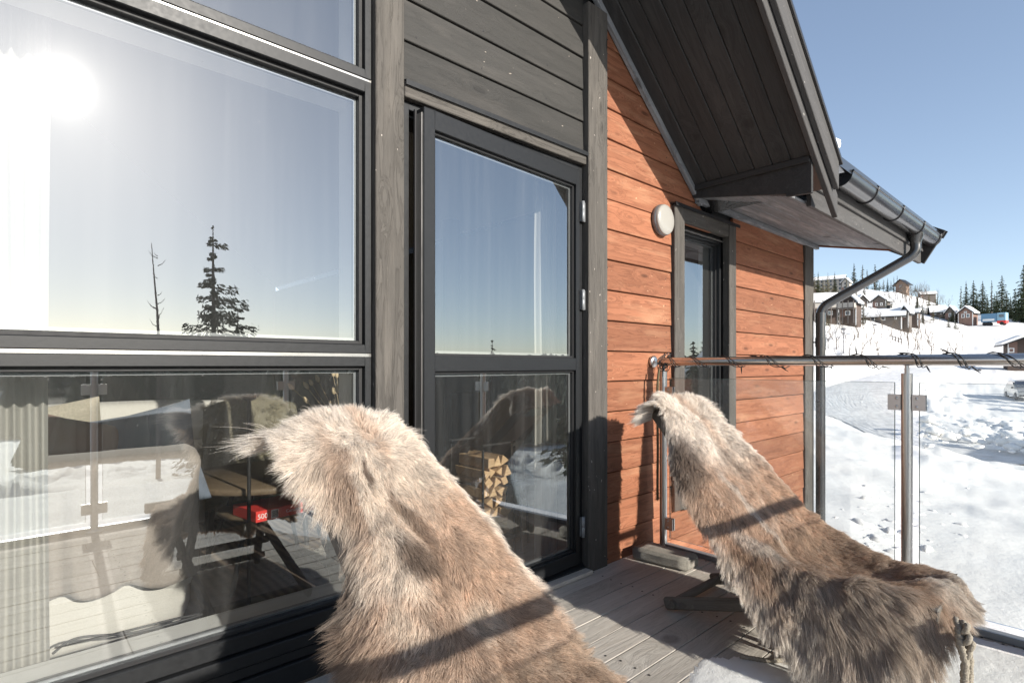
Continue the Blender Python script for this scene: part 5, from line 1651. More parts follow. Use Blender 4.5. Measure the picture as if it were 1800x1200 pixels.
# round table with a lower shelf
tb = empty('round_table', (1.02, 3.02, 0), label='dark round coffee table with black legs and a lower shelf', cat='table')
m = MB(); m.lathe([(0, .515), (.40, .515), (.408, .508), (.408, .488), (.40, .482), (0, .482)], (0, 0, 0), (0, 0, 1), 48); m.build('table_top', M['tabletop'], tb)
m = MB(); m.lathe([(0, .338), (.24, .338), (.245, .33), (.24, .322), (0, .322)], (0, 0, 0), (0, 0, 1), 40); m.build('shelf', M['tabletop'], tb)
for k in range(4):
    a = R(45 + 90 * k); m = MB(); m.tube([(.36 * math.cos(a), .36 * math.sin(a), 0), (.22 * math.cos(a), .22 * math.sin(a), .33), (.16 * math.cos(a), .16 * math.sin(a), .485)], .012, 8)
    m.build('leg', M['blackm'], tb)
# red puzzle box on the shelf
pz = empty('puzzle_box', (1.03, 2.75, .34), label='red jigsaw puzzle box on the shelf of the round table', cat='box')
pz.rotation_euler = (0, 0, R(9))
m = MB(); m.box(-.17, .17, -.0, .23, 0, .052); m.build('carton', M['red'], pz, bevel=0.0015)
def text(body, size, loc, parent, mat, name='lettering'):
    c = bpy.data.curves.new(name, 'FONT'); c.body = body; c.size = size; c.extrude = 0.0004; c.materials.append(mat)
    c.align_x = 'LEFT'; c.align_y = 'CENTER'
    tmp = bpy.data.objects.new(name, c); COL.objects.link(tmp)
    bpy.context.view_layer.update()
    me = bpy.data.meshes.new_from_object(tmp.evaluated_get(bpy.context.evaluated_depsgraph_get()))
    bpy.data.objects.remove(tmp)
    if not me.materials: me.materials.append(mat)
    o = bpy.data.objects.new(name, me); link(o, parent); o.location = loc; o.rotation_euler = (R(90), 0, 0); return o
text('500', .034, (-.163, -.001, .025), pz, M['white'])
text('Castorland', .022, (-.02, -.001, .026), pz, M['white'])
m = MB(); m.box(-.095, -.060, -.0015, 0, .006, .046); m.build('barcode_patch', M['white'], pz)
m = MB()
for k in range(9): m.box(-.091 + .0033 * k, -.0895 + .0033 * k + .0008 * (k % 2), -.0022, -.0016, .010, .042)
m.build('barcode', M['blackm'], pz)
# slim candle stand
cs_ = empty('candle_stand', (0.80, 2.62, 0), label='tall thin black stand on the floor between sofa and window hide', cat='stand')
m = MB(); m.lathe([(0, 0), (.10, 0), (.10, .008), (.012, .016), (0, .016)], (0, 0, 0), (0, 0, 1), 28); m.build('base', M['blackm'], cs_)
m = MB(); m.tube([(0, 0, .01), (0, 0, .93)], .008, 10); m.build('pole', M['blackm'], cs_)
m = MB(); m.lathe([(0.008, .92), (.03, .93), (.032, .95), (.028, .95), (0, .935)], (0, 0, 0), (0, 0, 1), 20); m.build('cup', M['blackm'], cs_)
# vase with dried grasses
vs = empty('vase', (1.24, 2.60, 0.0), label='vase of dried bunny tail grasses standing beside the door post', cat='vase')
m = MB(); m.lathe([(0, 0), (.06, 0), (.085, .12), (.07, .36), (.035, .50), (.04, .58), (.033, .58), (.028, .50), (0, .2)], (0, 0, 0), (0, 0, 1), 24); m.build('jar', M['opal'], vs)
rs_ = random.Random(3)
m = MB(); m2 = MB()
for k in range(26):
    a = rs_.uniform(0, 6.28); l = rs_.uniform(.32, .52); sp = rs_.uniform(.05, .26)
    p = [Vector((0, 0, .5)), Vector((sp * .3 * math.cos(a), sp * .3 * math.sin(a), .5 + l * .6)), Vector((sp * math.cos(a), sp * math.sin(a), .5 + l))]
    m.tube(dense([tuple(q) for q in p], 4), .0012, 4)
    d = (p[2] - p[1]).normalized()
    m2.lathe([(0, 0), (.008, .006), (.011, .02), (.007, .036), (0, .045)], p[2], d, 8)
M['grass'] = plain('dried_grass', (0.55, 0.44, 0.28), rough=0.9); m.build('stems', M['grass'], vs); m2.build('seed_heads', M['grass'], vs)
# firewood holder, stove, lantern
fw = empty('firewood_rack', (2.02, 2.46, 0), label='black rack of split firewood seen through the glass door', cat='rack')
m = MB(); m.box(-.12, .12, -.16, .16, .10, .115)
for sx in (-.12, .11):
    for sy in (-.15, .14): m.box(sx, sx + .01, sy, sy + .01, 0, .62)
m.box(-.12, .12, -.15, -.14, .64, .65); m.box(-.12, .12, .14, .15, .64, .65)
m.build('frame', M['blackm'], fw)
rs_ = random.Random(5)
row = 0; zc = .15
while zc < .57:
    xx = -.085 + (row % 2) * .03
    while xx < .09:
        r_ = rs_.uniform(.028, .038); na_ = rs_.choice([3, 3, 4]); a0 = rs_.uniform(0, 6.28)
        poly = [(xx + r_ * math.cos(a0 + 6.283 * q / na_ + rs_.uniform(-.25, .25)), zc + r_ * math.sin(a0 + 6.283 * q / na_ + rs_.uniform(-.25, .25))) for q in range(na_)]
        m = MB(); dy = rs_.uniform(-.02, .015); m.prism(poly, 'y', -.14 + dy, .13 + dy); m.build('log', M['splitw'], fw, bevel=.003)
        xx += r_ * 1.55
    zc += .056; row += 1
st = empty('wood_stove', (2.78, 3.75, 0), label='black wood stove behind the firewood rack', cat='stove')
m = MB(); m.box(-.25, .25, -.20, .22, .12, 1.02); m.build('stove_body', M['blackm'], st, bevel=.012)
m = MB(); m.box(-.19, .19, -.212, -.20, .42, .86); m.build('stove_door', M['gutter'], st, bevel=.004)
m = MB(); m.tube([(0, .05, 1.0), (0, .05, 2.3)], .075, 20); m.build('flue', M['blackm'], st)
m = MB(); m.box(-.2, .2, -.15, .17, 0, .12); m.build('plinth', M['blackm'], st)
ln = empty('white_canister', (2.26, 2.42, 0), label='white cylindrical canister on a small black stool by the firewood', cat='canister')
m = MB(); m.lathe([(0, .40), (.038, .40), (.040, .41), (.040, .62), (.036, .63), (0, .63)], (0, 0, 0), (0, 0, 1), 28); m.build('body', M['sofa'], ln)
m = MB(); m.lathe([(0, .38), (.10, .38), (.10, .40), (0, .40)], (0, 0, 0), (0, 0, 1), 24)
for k in range(3): m.tube([(.09 * math.cos(2.1 * k), .09 * math.sin(2.1 * k), 0), (.07 * math.cos(2.1 * k), .07 * math.sin(2.1 * k), .385)], .008, 6)
m.build('stool', M['blackm'], ln)
# curtains
def curtain(label, x0, x1, y, z0, z1, pitch_, amp, seed):
    n = int((x1 - x0) / pitch_ * 10); v = []; f = []; nz = 10
    rs = random.Random(seed); ph = 0; xs = []
    for i in range(n + 1):
        ph += 2 * math.pi / 10 * rs.uniform(0.7, 1.3)
        xs.append((x0 + (x1 - x0) * i / n, math.sin(ph) * amp * rs.uniform(.8, 1.2)))
    for j in range(nz + 1):
        z = z0 + (z1 - z0) * j / nz
        for i, (x, w) in enumerate(xs): v.append((x + 0.004 * math.sin(j * .8 + i * .1), y + w * (1 - .15 * j / nz) + .004 * math.sin(j + i * .05), z))
    for j in range(nz):
        for i in range(n): a = j * (n + 1) + i; f.append((a, a + 1, a + n + 2, a + n + 1))
    mb = MB(); mb.add(v, f, True); o = mb.build('curtain', M['curtain'], None, off=((x0 + x1) / 2, y, z0)); tag(o, label, 'curtain', 'ivory pleated curtains at the glass')
curtain('ivory pleated curtain gathered at the far left of the big window', -0.42, 0.095, 2.16, 0.02, 3.45, 0.034, 0.018, 1)
curtain('ivory pleated curtain gathered beside the hinges of the glass door', 2.11, 2.42, 2.11, 0.02, 2.20, 0.036, 0.018, 2)
curtain('narrow ivory curtain edge beside the lock side of the glass door', 1.20, 1.26, 2.14, 1.2, 2.20, 0.030, 0.012, 3)
m = MB(); m.tube([(-1.3, 2.16, 3.47), (1.0, 2.16, 3.47)], .012, 10); o = m.build('curtain_rod', M['blackm'], None, off=(0, 2.16, 3.47)); tag(o, 'black curtain rod above the big window', 'curtain rod')
m = MB(); m.tube(dense([(.10, 2.13, .225), (.16, 2.16, .24), (.30, 2.13, .222), (.42, 2.12, .222), (.50, 2.13, .222), (.42, 2.15, .222), (.25, 2.16, .222), (.14, 2.18, .222)], 8), .004, 6)
o = m.build('power_cord', M['cable'], None, off=(.3, 2.14, .22)); tag(o, 'looped black cord lying on the inner sill of the big window', 'cord')

# ------------------------------------------------------------------ trees
M['needle'] = None
def foliage_mat(name, c0, c1):
    m, nt, b = new_mat(name); t = NT(nt)
    co = t.n('ShaderNodeTexCoord').outputs['Object']; info = t.n('ShaderNodeObjectInfo')
    n = t.noise(co, 3.0, 4, 0.7)
    c = t.mix(n, c0, c1)
    hsv = t.n('ShaderNodeHueSaturation'); t.l(c, hsv.inputs['Color']); t.l(t.math('ADD', t.math('MULTIPLY', info.outputs['Random'], 0.4), 0.8), hsv.inputs['Value'])
    t.l(hsv.outputs[0], b.inputs['Base Color']); b.inputs['Roughness'].default_value = 0.8; b.inputs['Specular IOR Level'].default_value = 0.15
    return m
M['needle'] = foliage_mat('spruce_needles', (0.022, 0.034, 0.018), (0.060, 0.075, 0.036))
M['pine'] = foliage_mat('brownish_pine', (0.07, 0.068, 0.03), (0.15, 0.13, 0.06))
M['trunk'] = plain('grey_brown_bark', (0.12, 0.095, 0.075), rough=0.95, nscale=20, namt=0.4)
def spruce_meshes(seed, H=10.0, W=1.7, layers=22, per=9, tris=16, low=0.08, ragged=0.25, sparse=0.0, mat='needle', droop=0.35, side=0.0, nsz=1.0, vj=.02):
    rs = random.Random(seed); cr = MB(); tk = MB()
    tk.tube([(0, 0, -0.6), (0.03, 0, H * .4), (0.0, 0.02, H * .8), (0, 0, H * .995)], [H * .016, H * .012, H * .006, H * .0015], 7)
    for L in range(layers):
        s = L / (layers - 1); z = H * (low + (0.985 - low) * s)
        rad = W * (1 - s) ** 0.85 * (1 + 0.15 * rs.uniform(-1, 1)) + 0.06 * H / 10
        nb_ = max(3, int(per * (1 - 0.6 * s)))
        a0 = rs.uniform(0, 6.28)
        for k in range(nb_):
            if rs.random() < sparse: continue
            a = a0 + 6.283 * k / nb_ + rs.uniform(-.35, .35)
            r = rad * rs.uniform(1 - ragged * 1.6, 1 + ragged) * (1 + side * math.cos(a))
            if r < 0.03: continue
            dirx, diry = math.cos(a), math.sin(a); zt = z + rs.uniform(-.02, .02) * H
            if r > 0.35: tk.tube([(0, 0, zt), (dirx * r * .8, diry * r * .8, zt - droop * r * .6)], [H * .0022, H * .0008], 3, cap=False)
            nt_ = max(3, int(tris * (0.4 + r / W)))
            for q in range(nt_):
                u = rs.uniform(0.10, 1.0); 
                wv = (1 - abs(u - .45)) * 0.30 * r * rs.uniform(-1, 1)
                x = dirx * r * u - diry * wv; y = diry * r * u + dirx * wv; zz = zt - droop * r * u ** 1.3 + rs.uniform(-vj, vj) * r + 0.06 * r * (u > .85)
                sz = (0.09 + 0.12 * rs.random()) * (0.45 + 0.65 * (r / W) ** .5) * H / 10 * 1.5 * nsz
                aa_ = a + rs.uniform(-1.0, 1.0); el = rs.uniform(-1.1, 0.1)
                d = Vector((math.cos(aa_) * math.cos(el), math.sin(aa_) * math.cos(el), math.sin(el)))
                n_ = d.orthogonal().normalized(); n_.rotate(Matrix.Rotation(rs.uniform(0, 3.14), 3, d))
                p = Vector((x, y, zz))
                cr.add([p - d * sz, p + n_ * sz * .32, p + d * sz * 1.1, p - n_ * sz * .32], [(0, 1, 2, 3)])
    def mk(mb, nm, mat):
        me = bpy.data.meshes.new(nm); me.from_pydata(mb.v, [], mb.f); me.materials.append(mat); return me
    return mk(tk, 'trunk', M['trunk']), mk(cr, 'crown', M[mat])
variants = {
 'slim': spruce_meshes(1, W=1.25, layers=24, per=8, tris=12),
 'full': spruce_meshes(2, W=2.3, layers=24, per=10, tris=16, low=0.04),
 'thin': spruce_meshes(3, W=0.85, layers=22, per=6, tris=9, sparse=.15),
 'pine': spruce_meshes(4, W=1.9, layers=16, per=7, tris=12, low=.22, ragged=.4, sparse=.15, mat='pine', droop=-.1),
 'bush': spruce_meshes(5, W=3.6, layers=16, per=12, tris=18, low=0.02, ragged=.3),
}
def tree(kind, loc, h, label, name='spruce_tree', group=None, wscale=1.0, cat='tree', rz_=None):
    tk, cr = variants[kind]
    root = empty(name, loc, label=label, cat=cat, group=group)
    root.rotation_euler = (0, 0, random.uniform(0, 6.28) if rz_ is None else rz_)
    root.scale = (h / 10 * wscale, h / 10 * wscale, h / 10)
    for nm, me in (('trunk', tk), ('crown', cr)):
        link(bpy.data.objects.new(nm, me), root)
    return root
def put_tree(kind, px, ybase, ytop, label, group=None, name='spruce_tree', ws=1.0, Z=None):
    p = hit(px, ybase, 40) if Z is None else at_dist(px, Z)
    dist = Vector((p.x, p.y)).dot(Vector((CR, SR)))
    h = (ybase - ytop) / 970 * dist if Z is None else 1.08 + (642 - ytop) / 970 * dist - p.z
    return tree(kind, (p.x, p.y, p.z - 0.1), max(h, 1.0), label, name, group, ws)
G1 = 'spruces standing together at the right of the hillside'
for i, (px, yb_, yt, k) in enumerate([(1689, 541, 503, 'thin'), (1698, 544, 494, 'slim'), (1711, 550, 493, 'full'), (1727, 555, 494, 'full'), (1735, 552, 520, 'full'), (1743, 548, 493, 'thin'), (1752, 552, 512, 'slim'),
        (1761, 560, 484, 'full'), (1769, 562, 512, 'slim'), (1776, 566, 520, 'full'), (1784, 570, 508, 'full'), (1795, 572, 520, 'full'), (1799, 566, 466, 'full'), (1808, 566, 478, 'full'), (1716, 552, 520, 'full'), (1748, 556, 516, 'full'), (1790, 572, 530, 'full')]):
    lab = {0: 'thin spruce leftmost in the dense row, left of the blue lorry', 1: 'slim spruce second from the left in the dense row', 2: 'broad spruce directly behind the reddish cabin end of the row', 3: 'broad spruce behind the left end of the blue lorry', 7: 'tall broad spruce above the right end of the blue lorry', 12: 'tallest spruce, cut by the right edge above the dark shed', 10: 'spruce just left of the tallest one at the right edge'}.get(i, 'dark spruce filling a gap in the dense row at the right of the hillside')
    put_tree(k, px, yb_ + 2, yt, lab, G1, Z=165 + (i * 37 % 40))
G2 = 'brownish pines in front of the pale hilltop building'
for (px, yb_, yt, k) in [(1424, 522, 490, 'pine'), (1432, 518, 480, 'pine'), (1438, 516, 478, 'slim'), (1446, 516, 488, 'pine'), (1455, 515, 479, 'pine'), (1467, 512, 478, 'slim'), (1468, 516, 492, 'pine'), (1427, 520, 498, 'pine')]:
    put_tree(k, px, yb_, yt, 'brownish pine in front of the pale building on the hilltop', G2, name='pine_tree', Z=225)
for (px, yt, k, lab, w) in [(1501, 463, 'slim', 'leftmost slim spruce on the skyline just left of the downpipe bend', 1.2), (1516, 466, 'thin', 'thin spruce on the skyline right of the tallest one', 1.6), (1524, 474, 'thin', 'small thin spruce on the skyline nearest the sloping downpipe', 1.4), (1538, 465, 'thin', 'thin spruce on the skyline poking above the sloping downpipe', 1.6)]:
    put_tree(k, px, 500, yt, lab, ws=w, Z=330)
for (px, yt, k) in [(1546, 494, 'pine'), (1553, 490, 'pine'), (1560, 488, 'slim'), (1566, 492, 'pine'), (1571, 486, 'thin'), (1577, 484, 'thin')]:
    put_tree(k, px, 512, yt, 'pine clustered left of the wooden cabin on the hilltop', 'pines left of the hilltop cabin', name='pine_tree', Z=268)
for (px, yb_, yt, k, w, lab) in [(1612, 548, 520, 'full', 1.0, 'taller green spruce beside the long snow roofed cabin'), (1621, 552, 530, 'bush', 1.1, 'broad low green spruce right of the long snow roofed cabin'), (1630, 553, 536, 'bush', 1.2, 'lowest green spruce of the clump beside the long cabin'),
        (1667, 576, 556, 'bush', 0.8, 'small green spruce on the bank above the road'), (1679, 579, 561, 'bush', 0.9, 'squat green spruce on the bank above the road end'), (1609, 512, 500, 'bush', .8, 'round bush on the snowy ridge'), (1619, 517, 507, 'full', 1.6, 'small dark spruce alone on the snowy ridge'), (1647, 549, 534, 'slim', 1.8, 'small spruce in front of the twin brown cabins')]:
    put_tree(k, px, yb_, yt, lab, ws=w)
# bare birches on the slope
def bare_mesh(seed):
    rs = random.Random(seed); mb = MB()
    def br(p, d, l, r, lev):
        q = p + d * l
        mb.tube([p, p + d * l * .5 + Vector((rs.uniform(-.05, .05), rs.uniform(-.05, .05), 0)) * l, q], [r, r * .8, r * .55], 4 if lev else 6, cap=False)
        if lev > 3: return
        for k in range(3 if lev < 3 else 2):
            dd = (d + Vector((rs.uniform(-.6, .6), rs.uniform(-.6, .6), rs.uniform(-.1, .45)))).normalized()
            br(p + d * l * rs.uniform(.45, 1), dd, l * rs.uniform(.5, .72), r * .5, lev + 1)
    br(Vector((0, 0, -.3)), Vector((0, 0, 1)), 4.2, .10, 0)
    me = bpy.data.meshes.new('bare_birch'); me.from_pydata(mb.v, [], mb.f); me.materials.append(M['trunk']); return me
bm1 = [bare_mesh(s) for s in (1, 2, 3)]
rs_ = random.Random(8)
for k in range(46):
    px = rs_.uniform(1585, 1660); py = rs_.uniform(517, 540)
    p = hit(px, py, 60); o = bpy.data.objects.new('bare_birch', bm1[k % 3]); link(o); o.location = p; s = rs_.uniform(.6, 1.0); o.scale = (s, s, s); o.rotation_euler = (0, 0, rs_.uniform(0, 6))
    tag(o, 'bare leafless birch in the thicket on the snowy slope', 'tree', 'bare birches on the slope')
for k in range(110):
    px = rs_.uniform(1430, 1700); py = rs_.choice([rs_.uniform(545, 580), rs_.uniform(520, 545), rs_.uniform(585, 618), rs_.uniform(585, 640)])
    p = hit(px, py, 40); o = bpy.data.objects.new('bare_bush', bm1[k % 3]); link(o); o.location = p; s = rs_.uniform(.24, .52); o.scale = (s * 1.5, s * 1.5, s); o.rotation_euler = (0, 0, rs_.uniform(0, 6))
    tag(o, 'small bare twiggy bush sticking out of the snow bank', 'bush', 'bare bushes on the snow banks')
# trees out of frame whose shadows lie across the road and the snow
for (x, y, h) in [(44, -15, 10.5), (49, -17, 12), (41, -19, 9), (30.5, -12.5, 8.0), (34, -14, 9.5), (27.5, -11.5, 7), (55, -13, 12), (60, -16, 13), (37, -13, 9), (24, -12.5, 6.5), (60, -7, 10), (64, -9, 12), (68, -6, 11), (73, -9, 12), (78, -8, 12), (23, -9, 6), (20.5, -9.5, 5.5)]:
    tree('full' if h > 8.5 else 'slim', (x, y, ground_h(x, y) - .1), h, 'spruce standing off to the sunny side of the road', group='spruces on the sunny side of the road', wscale=1.9)
cabin_spot = (39.5, -8.5)

# mirrored in the big window: a ragged conifer and a dead stem
variants['ragged'] = spruce_meshes(9, W=1.9, layers=34, per=9, tris=110, low=.06, ragged=.65, sparse=.28, side=.30, droop=.10, nsz=.45, vj=.17)
tree('ragged', (7.7, -27.0, ground_h(7.7, -27.0)), 12.6, 'tall ragged conifer below the cabin, mirrored in the big window', name='conifer_tree', wscale=.9, rz_=0.3)
tree('ragged', (9.0, -27.5, ground_h(9.0, -27.5)), 8.6, 'shorter bushy conifer beside the tall ragged one, mirrored in the window', name='conifer_tree', wscale=1.2, rz_=2.3)
mb = MB(); rs_ = random.Random(12)
mb.tube([(0, 0, -.3), (.1, 0, 5), (.0, 0, 8), (-.25, .1, 11.2)], [.11, .09, .05, .012], 6)
for k in range(30):
    z_ = rs_.uniform(4, 10.8); a = rs_.uniform(0, 6.28); l = rs_.uniform(.3, 1.1) * (1 - z_ / 16)
    mb.tube([(0.02, 0, z_), (math.cos(a) * l * .6, math.sin(a) * l * .6, z_ + l * .3), (math.cos(a) * l, math.sin(a) * l, z_ + l * .9)], [.022, .014, .005], 4, cap=False)
o = mb.build('dead_tree', M['trunk'], None); o.location = (5.3, -27, ground_h(5.3, -27)); tag(o, 'leafless dead tree stem mirrored left of the conifer in the window', 'tree')
for (x, y, h) in [(30, -24, 9), (21, -30, 9.5)]:
    tree('slim', (x, y, ground_h(x, y)), h, 'lone slim spruce mirrored in the narrow window' if x == 30 else 'slim spruce down the sunny slope', wscale=1.1)

# the wooded valley: far-off forest as one mass
rs = np.random.RandomState(2); fv = []; ff = []
def forest(n, r0, r1, a0, a1, hmin, hmax, thr, seed):
    cnt = 0
    while cnt < n:
        r_ = math.exp(rs.uniform(math.log(r0), math.log(r1))); a = R(rs.uniform(a0, a1)); x, y = r_ * math.cos(a), r_ * math.sin(a)
        if vnoise(x, y, 0.012, seed) < thr: cnt += 1; continue
        z = ground_h(x, y, False); h = rs.uniform(hmin, hmax) * (1 + r_ / 900.0); w = h * rs.uniform(.16, .24) * (1 + r_ / 700.0)
        b = len(fv); k = 6; ph = rs.uniform(0, 6)
        for lv, (ww, zz) in enumerate(((1, .08), (.62, .45), (0.66, .42), (0, 1))):
            for q in range(k): fv.append((x + ww * w * math.cos(ph + q * 6.283 / k) * (1 + .25 * (q % 2)), y + ww * w * math.sin(ph + q * 6.283 / k) * (1 + .25 * (q % 2)), z + h * zz))
        for lv in (0, 2):
            for q in range(k): ff.append((b + lv * k + q, b + lv * k + (q + 1) % k, b + (lv + 1) * k + (q + 1) % k, b + (lv + 1) * k + q))
        cnt += 1
forest(2600, 95, 420, -88, -20, 7, 13, -0.12, 3)
forest(7000, 300, 2600, -90, -14, 9, 14, -0.3, 6)
me = bpy.data.meshes.new('valley_forest'); me.from_pydata(fv, [], ff); me.materials.append(M['needle'])
o = bpy.data.objects.new('valley_forest', me); link(o); tag(o, 'dark spruce forest covering the valley side below', 'forest', kind='stuff')

# ------------------------------------------------------------------ cabins on the hill
M['cabwall'] = wood('dark_cabin_wall', (0.035, 0.026, 0.022), (0.085, 0.062, 0.052), (0.12, 0.09, 0.075), rough=0.85, bump=0.2)
M['cabtan'] = wood('tan_cabin_wall', (0.10, 0.065, 0.05), (0.20, 0.14, 0.105), (0.27, 0.19, 0.15), rough=0.85, bump=0.2)
M['cabred'] = wood('reddish_cabin_wall', (0.10, 0.06, 0.05), (0.20, 0.125, 0.10), (0.26, 0.17, 0.14), rough=0.85, bump=0.2)
M['cabpale'] = wood('pale_building_wall', (0.24, 0.21, 0.18), (0.36, 0.33, 0.29), (0.44, 0.41, 0.37), rough=0.85, bump=0.2)
M['cabgrey'] = wood('grey_brown_cabin_wall', (0.06, 0.05, 0.045), (0.125, 0.108, 0.097), (0.18, 0.157, 0.14), rough=0.85, bump=0.2)
M['wpane'] = plain('dark_reflecting_pane', (0.05, 0.06, 0.08), rough=0.08, spec=1.0, coat=1.0)
M['stone2'] = plain('grey_chimney', (0.22, 0.2, 0.18), rough=0.9)
def cabin_far(px, ybase, wpx, hpx, label, yaw=0.0, gable='side', wall='cabwall', depth=0.8, roofh=0.45, over=0.5, wins=None, balcony=False, chimney=None, name='hill_cabin', group=None, Z=None, snow=True, trim='white', cross=None):
    """px, ybase: middle of the foot of the front in the photograph; sizes follow from the distance"""
    p = hit(px, ybase, 50) if Z is None else at_dist(px, Z)
    dist = Vector((p.x, p.y)).dot(Vector((CR, SR)))
    if Z is not None: p.z = 1.08 + (642 - ybase) / 970 * dist
    k = dist / 970; u = (px - 900) / 970; foreshort = 1.0
    W = wpx * k / math.sqrt(1 + u * u) * .92; H = hpx * k * .86
    # faces the camera, turned by yaw
    vx, vy = p.x, p.y; ang = math.atan2(vy, vx) + math.pi / 2 + R(yaw)       # +Y local points back to the camera after -
    root = empty(name, (p.x, p.y, p.z - 0.3), label=label, cat='cabin', group=group)
    root.rotation_euler = (0, 0, ang)
    D = W * depth; hw = H * (1 - roofh) + 0.3; hr = H + 0.3
    # local: X across the front, -Y... front face at y=0 looking towards +Y (camera side)
    m = MB()
    m.box(-W / 2, W / 2, -D, 0, -4, hw)
    if gable == 'front': m.prism([(-W / 2, hw), (W / 2, hw), (0, hr)], 'y', -D, 0)
    else: m.prism([(-D, hw), (0, hw), (-D / 2, hr)], 'x', -W / 2, W / 2)
    m.build('wall', M[wall], root)
    def slab(a, b, th, mat, nm, ext, off_):
        """roof slab between two eave/ridge lines"""
        m = MB()
        if gable == 'front':
            sl = (hr - hw) / (W / 2)
            for s in (-1, 1):
                m.prism([(0, hr + off_), (s * (W / 2 + ext), hw - sl * ext + off_), (s * (W / 2 + ext), hw - sl * ext + off_ + th), (0, hr + off_ + th * 1.1)], 'y', -D - ext, ext)
        else:
            sl = (hr - hw) / (D / 2)
            for s in (-1, 1):
                m.prism([(-D / 2, hr + off_), (-D / 2 + s * (D / 2 + ext), hw - sl * ext + off_), (-D / 2 + s * (D / 2 + ext), hw - sl * ext + off_ + th), (-D / 2, hr + off_ + th * 1.1)], 'x', -W / 2 - ext, W / 2 + ext)
        return m.build(nm, mat, root)
    slab(0, 0, 0.18, M['alu'], 'roof', over, 0.02)
    if snow: slab(0, 0, 0.38, M['snow_near'], 'roof_snow', over - 0.12, 0.21)
    for (wx, wz, ww, wh) in (wins or []):
        cx = wx * W; cz = 0.3 + wz * H; w_, h_ = ww * W, wh * H
        m = MB(); t_ = 0.12; frame_rect(m, cx - w_ / 2, cx + w_ / 2, cz - h_ / 2, cz + h_ / 2, 0.0, 0.10, t_)
        if w_ > 0.9: m.box(cx - 0.04, cx + 0.04, 0.0, 0.08, cz - h_ / 2 + t_, cz + h_ / 2 - t_)
        fo = m.build('window', M[trim], root)
        m = MB(); m.box(cx - w_ / 2 + t_, cx + w_ / 2 - t_, 0.01, 0.04, cz - h_ / 2 + t_, cz + h_ / 2 - t_); m.build('pane', M['wpane'], fo)
    for sx in (-1, 1):
        m = MB(); m.box(sx * (W / 2 - .09) - .10, sx * (W / 2 - .09) + .10, 0.0, 0.05, -1.5, hw); m.build('corner_board', M[trim], root)
    m = MB(); dx_ = W * (.42 if gable == 'side' else .32); m.box(dx_ - .5, dx_ + .5, 0, .06, .2, 2.2); m.build('door', M['cabred'], root)
    if balcony:
        m = MB(); bz = 0.3 + H * 0.34
        m.box(-W / 2, W / 2, 0.0, 1.8, bz - .12, bz)
        m.build('balcony_floor', M['cabgrey'], root)
        m = MB(); m.box(-W / 2, W / 2, 1.76, 1.8, bz + .1, bz + .95); m.box(-W / 2, W / 2, 1.74, 1.84, bz + .98, bz + 1.05); m.box(-W / 2 - .02, -W / 2 + .03, 0, 1.8, bz + .1, bz + .95)
        m.build('balcony_rail', M['cabpale'], root)
        for q in range(4):
            x = -W / 2 + .08 + (W - .16) * q / 3
            m = MB(); m.box(x - .08, x + .08, 1.66, 1.82, -1.2, hw + .2); m.build('balcony_post', M['cabgrey'], root)
    if chimney is not None:
        m = MB(); m.box(chimney * W - .3, chimney * W + .3, -D / 2 - .3, -D / 2 + .3, hr - 0.5, hr + 1.1); m.box(chimney * W - .36, chimney * W + .36, -D / 2 - .36, -D / 2 + .36, hr + 1.1, hr + 1.22)
        m.build('chimney', M['alu'], root)
    return root
W2 = [(-.27, .30, .14, .26), (.02, .30, .12, .26), (.30, .30, .14, .26)]
cabin_far(1450, 556, 50, 44, 'dark two storey cabin with posts and balconies behind the downpipe', yaw=12, gable='side', wins=[(-.3, .55, .16, .2), (0, .55, .16, .2), (.3, .55, .16, .2), (-.2, .15, .2, .2), (.2, .15, .2, .2)], balcony=True, roofh=.33, name='hill_cabin', Z=112)
cabin_far(1490, 556, 34, 46, 'dark gable fronted cabin with balcony posts at the near end of the slope', yaw=-14, gable='front', wins=[(-.2, .50, .2, .2), (.2, .50, .2, .2), (0, .15, .3, .2)], balcony=True, roofh=.38, depth=1.2, Z=110)
cabin_far(1546, 566, 84, 24, 'long low brown cabin with a snowy roof and black chimney', yaw=-6, wins=[(-.08, .34, .10, .42), (.16, .34, .10, .42), (-.36, .32, .05, .3)], roofh=.48, wall='cabgrey', depth=.55, chimney=-.18, Z=128, over=.9)
cabin_far(1590, 562, 17, 26, 'small gable end of the long brown cabin with white window', yaw=-20, gable='front', wins=[(0, .35, .3, .3)], wall='cabgrey', roofh=.4, depth=1.0, Z=126)
cabin_far(1602, 560, 26, 16, 'low dark shed right of the long brown cabin', yaw=-12, wins=[(.1, .4, .3, .35)], roofh=.3, Z=134)
cabin_far(1516, 543, 22, 27, 'grey brown gabled cabin behind the long one, the one on the left', yaw=20, gable='front', wins=[(0, .4, .3, .25), (0, .12, .5, .18)], wall='cabgrey', roofh=.42, depth=1.1, Z=165)
cabin_far(1545, 541, 28, 24, 'grey brown gabled cabin behind the long one, the one on the right', yaw=-16, gable='front', wins=[(-.18, .3, .18, .25), (.18, .3, .18, .25)], wall='cabgrey', roofh=.42, depth=1.1, Z=168)
cabin_far(1583, 513, 21, 25, 'tan wooden cabin with a dark roof standing on the hilltop', yaw=-22, gable='front', wins=[(0, .45, .35, .3), (0, .12, .5, .16)], wall='cabtan', roofh=.32, depth=.9, balcony=False, over=1.2, snow=False, trim='cabtan', Z=262)
cabin_far(1456, 514, 58, 34, 'pale multi storey building behind the pines on the hilltop', yaw=-8, gable='side', wins=[(-.38 + .15 * i, z_, .07, .14) for i in range(6) for z_ in (.2, .45, .66)], wall='cabpale', roofh=.25, trim='cabgrey', name='apartment_building', Z=255)
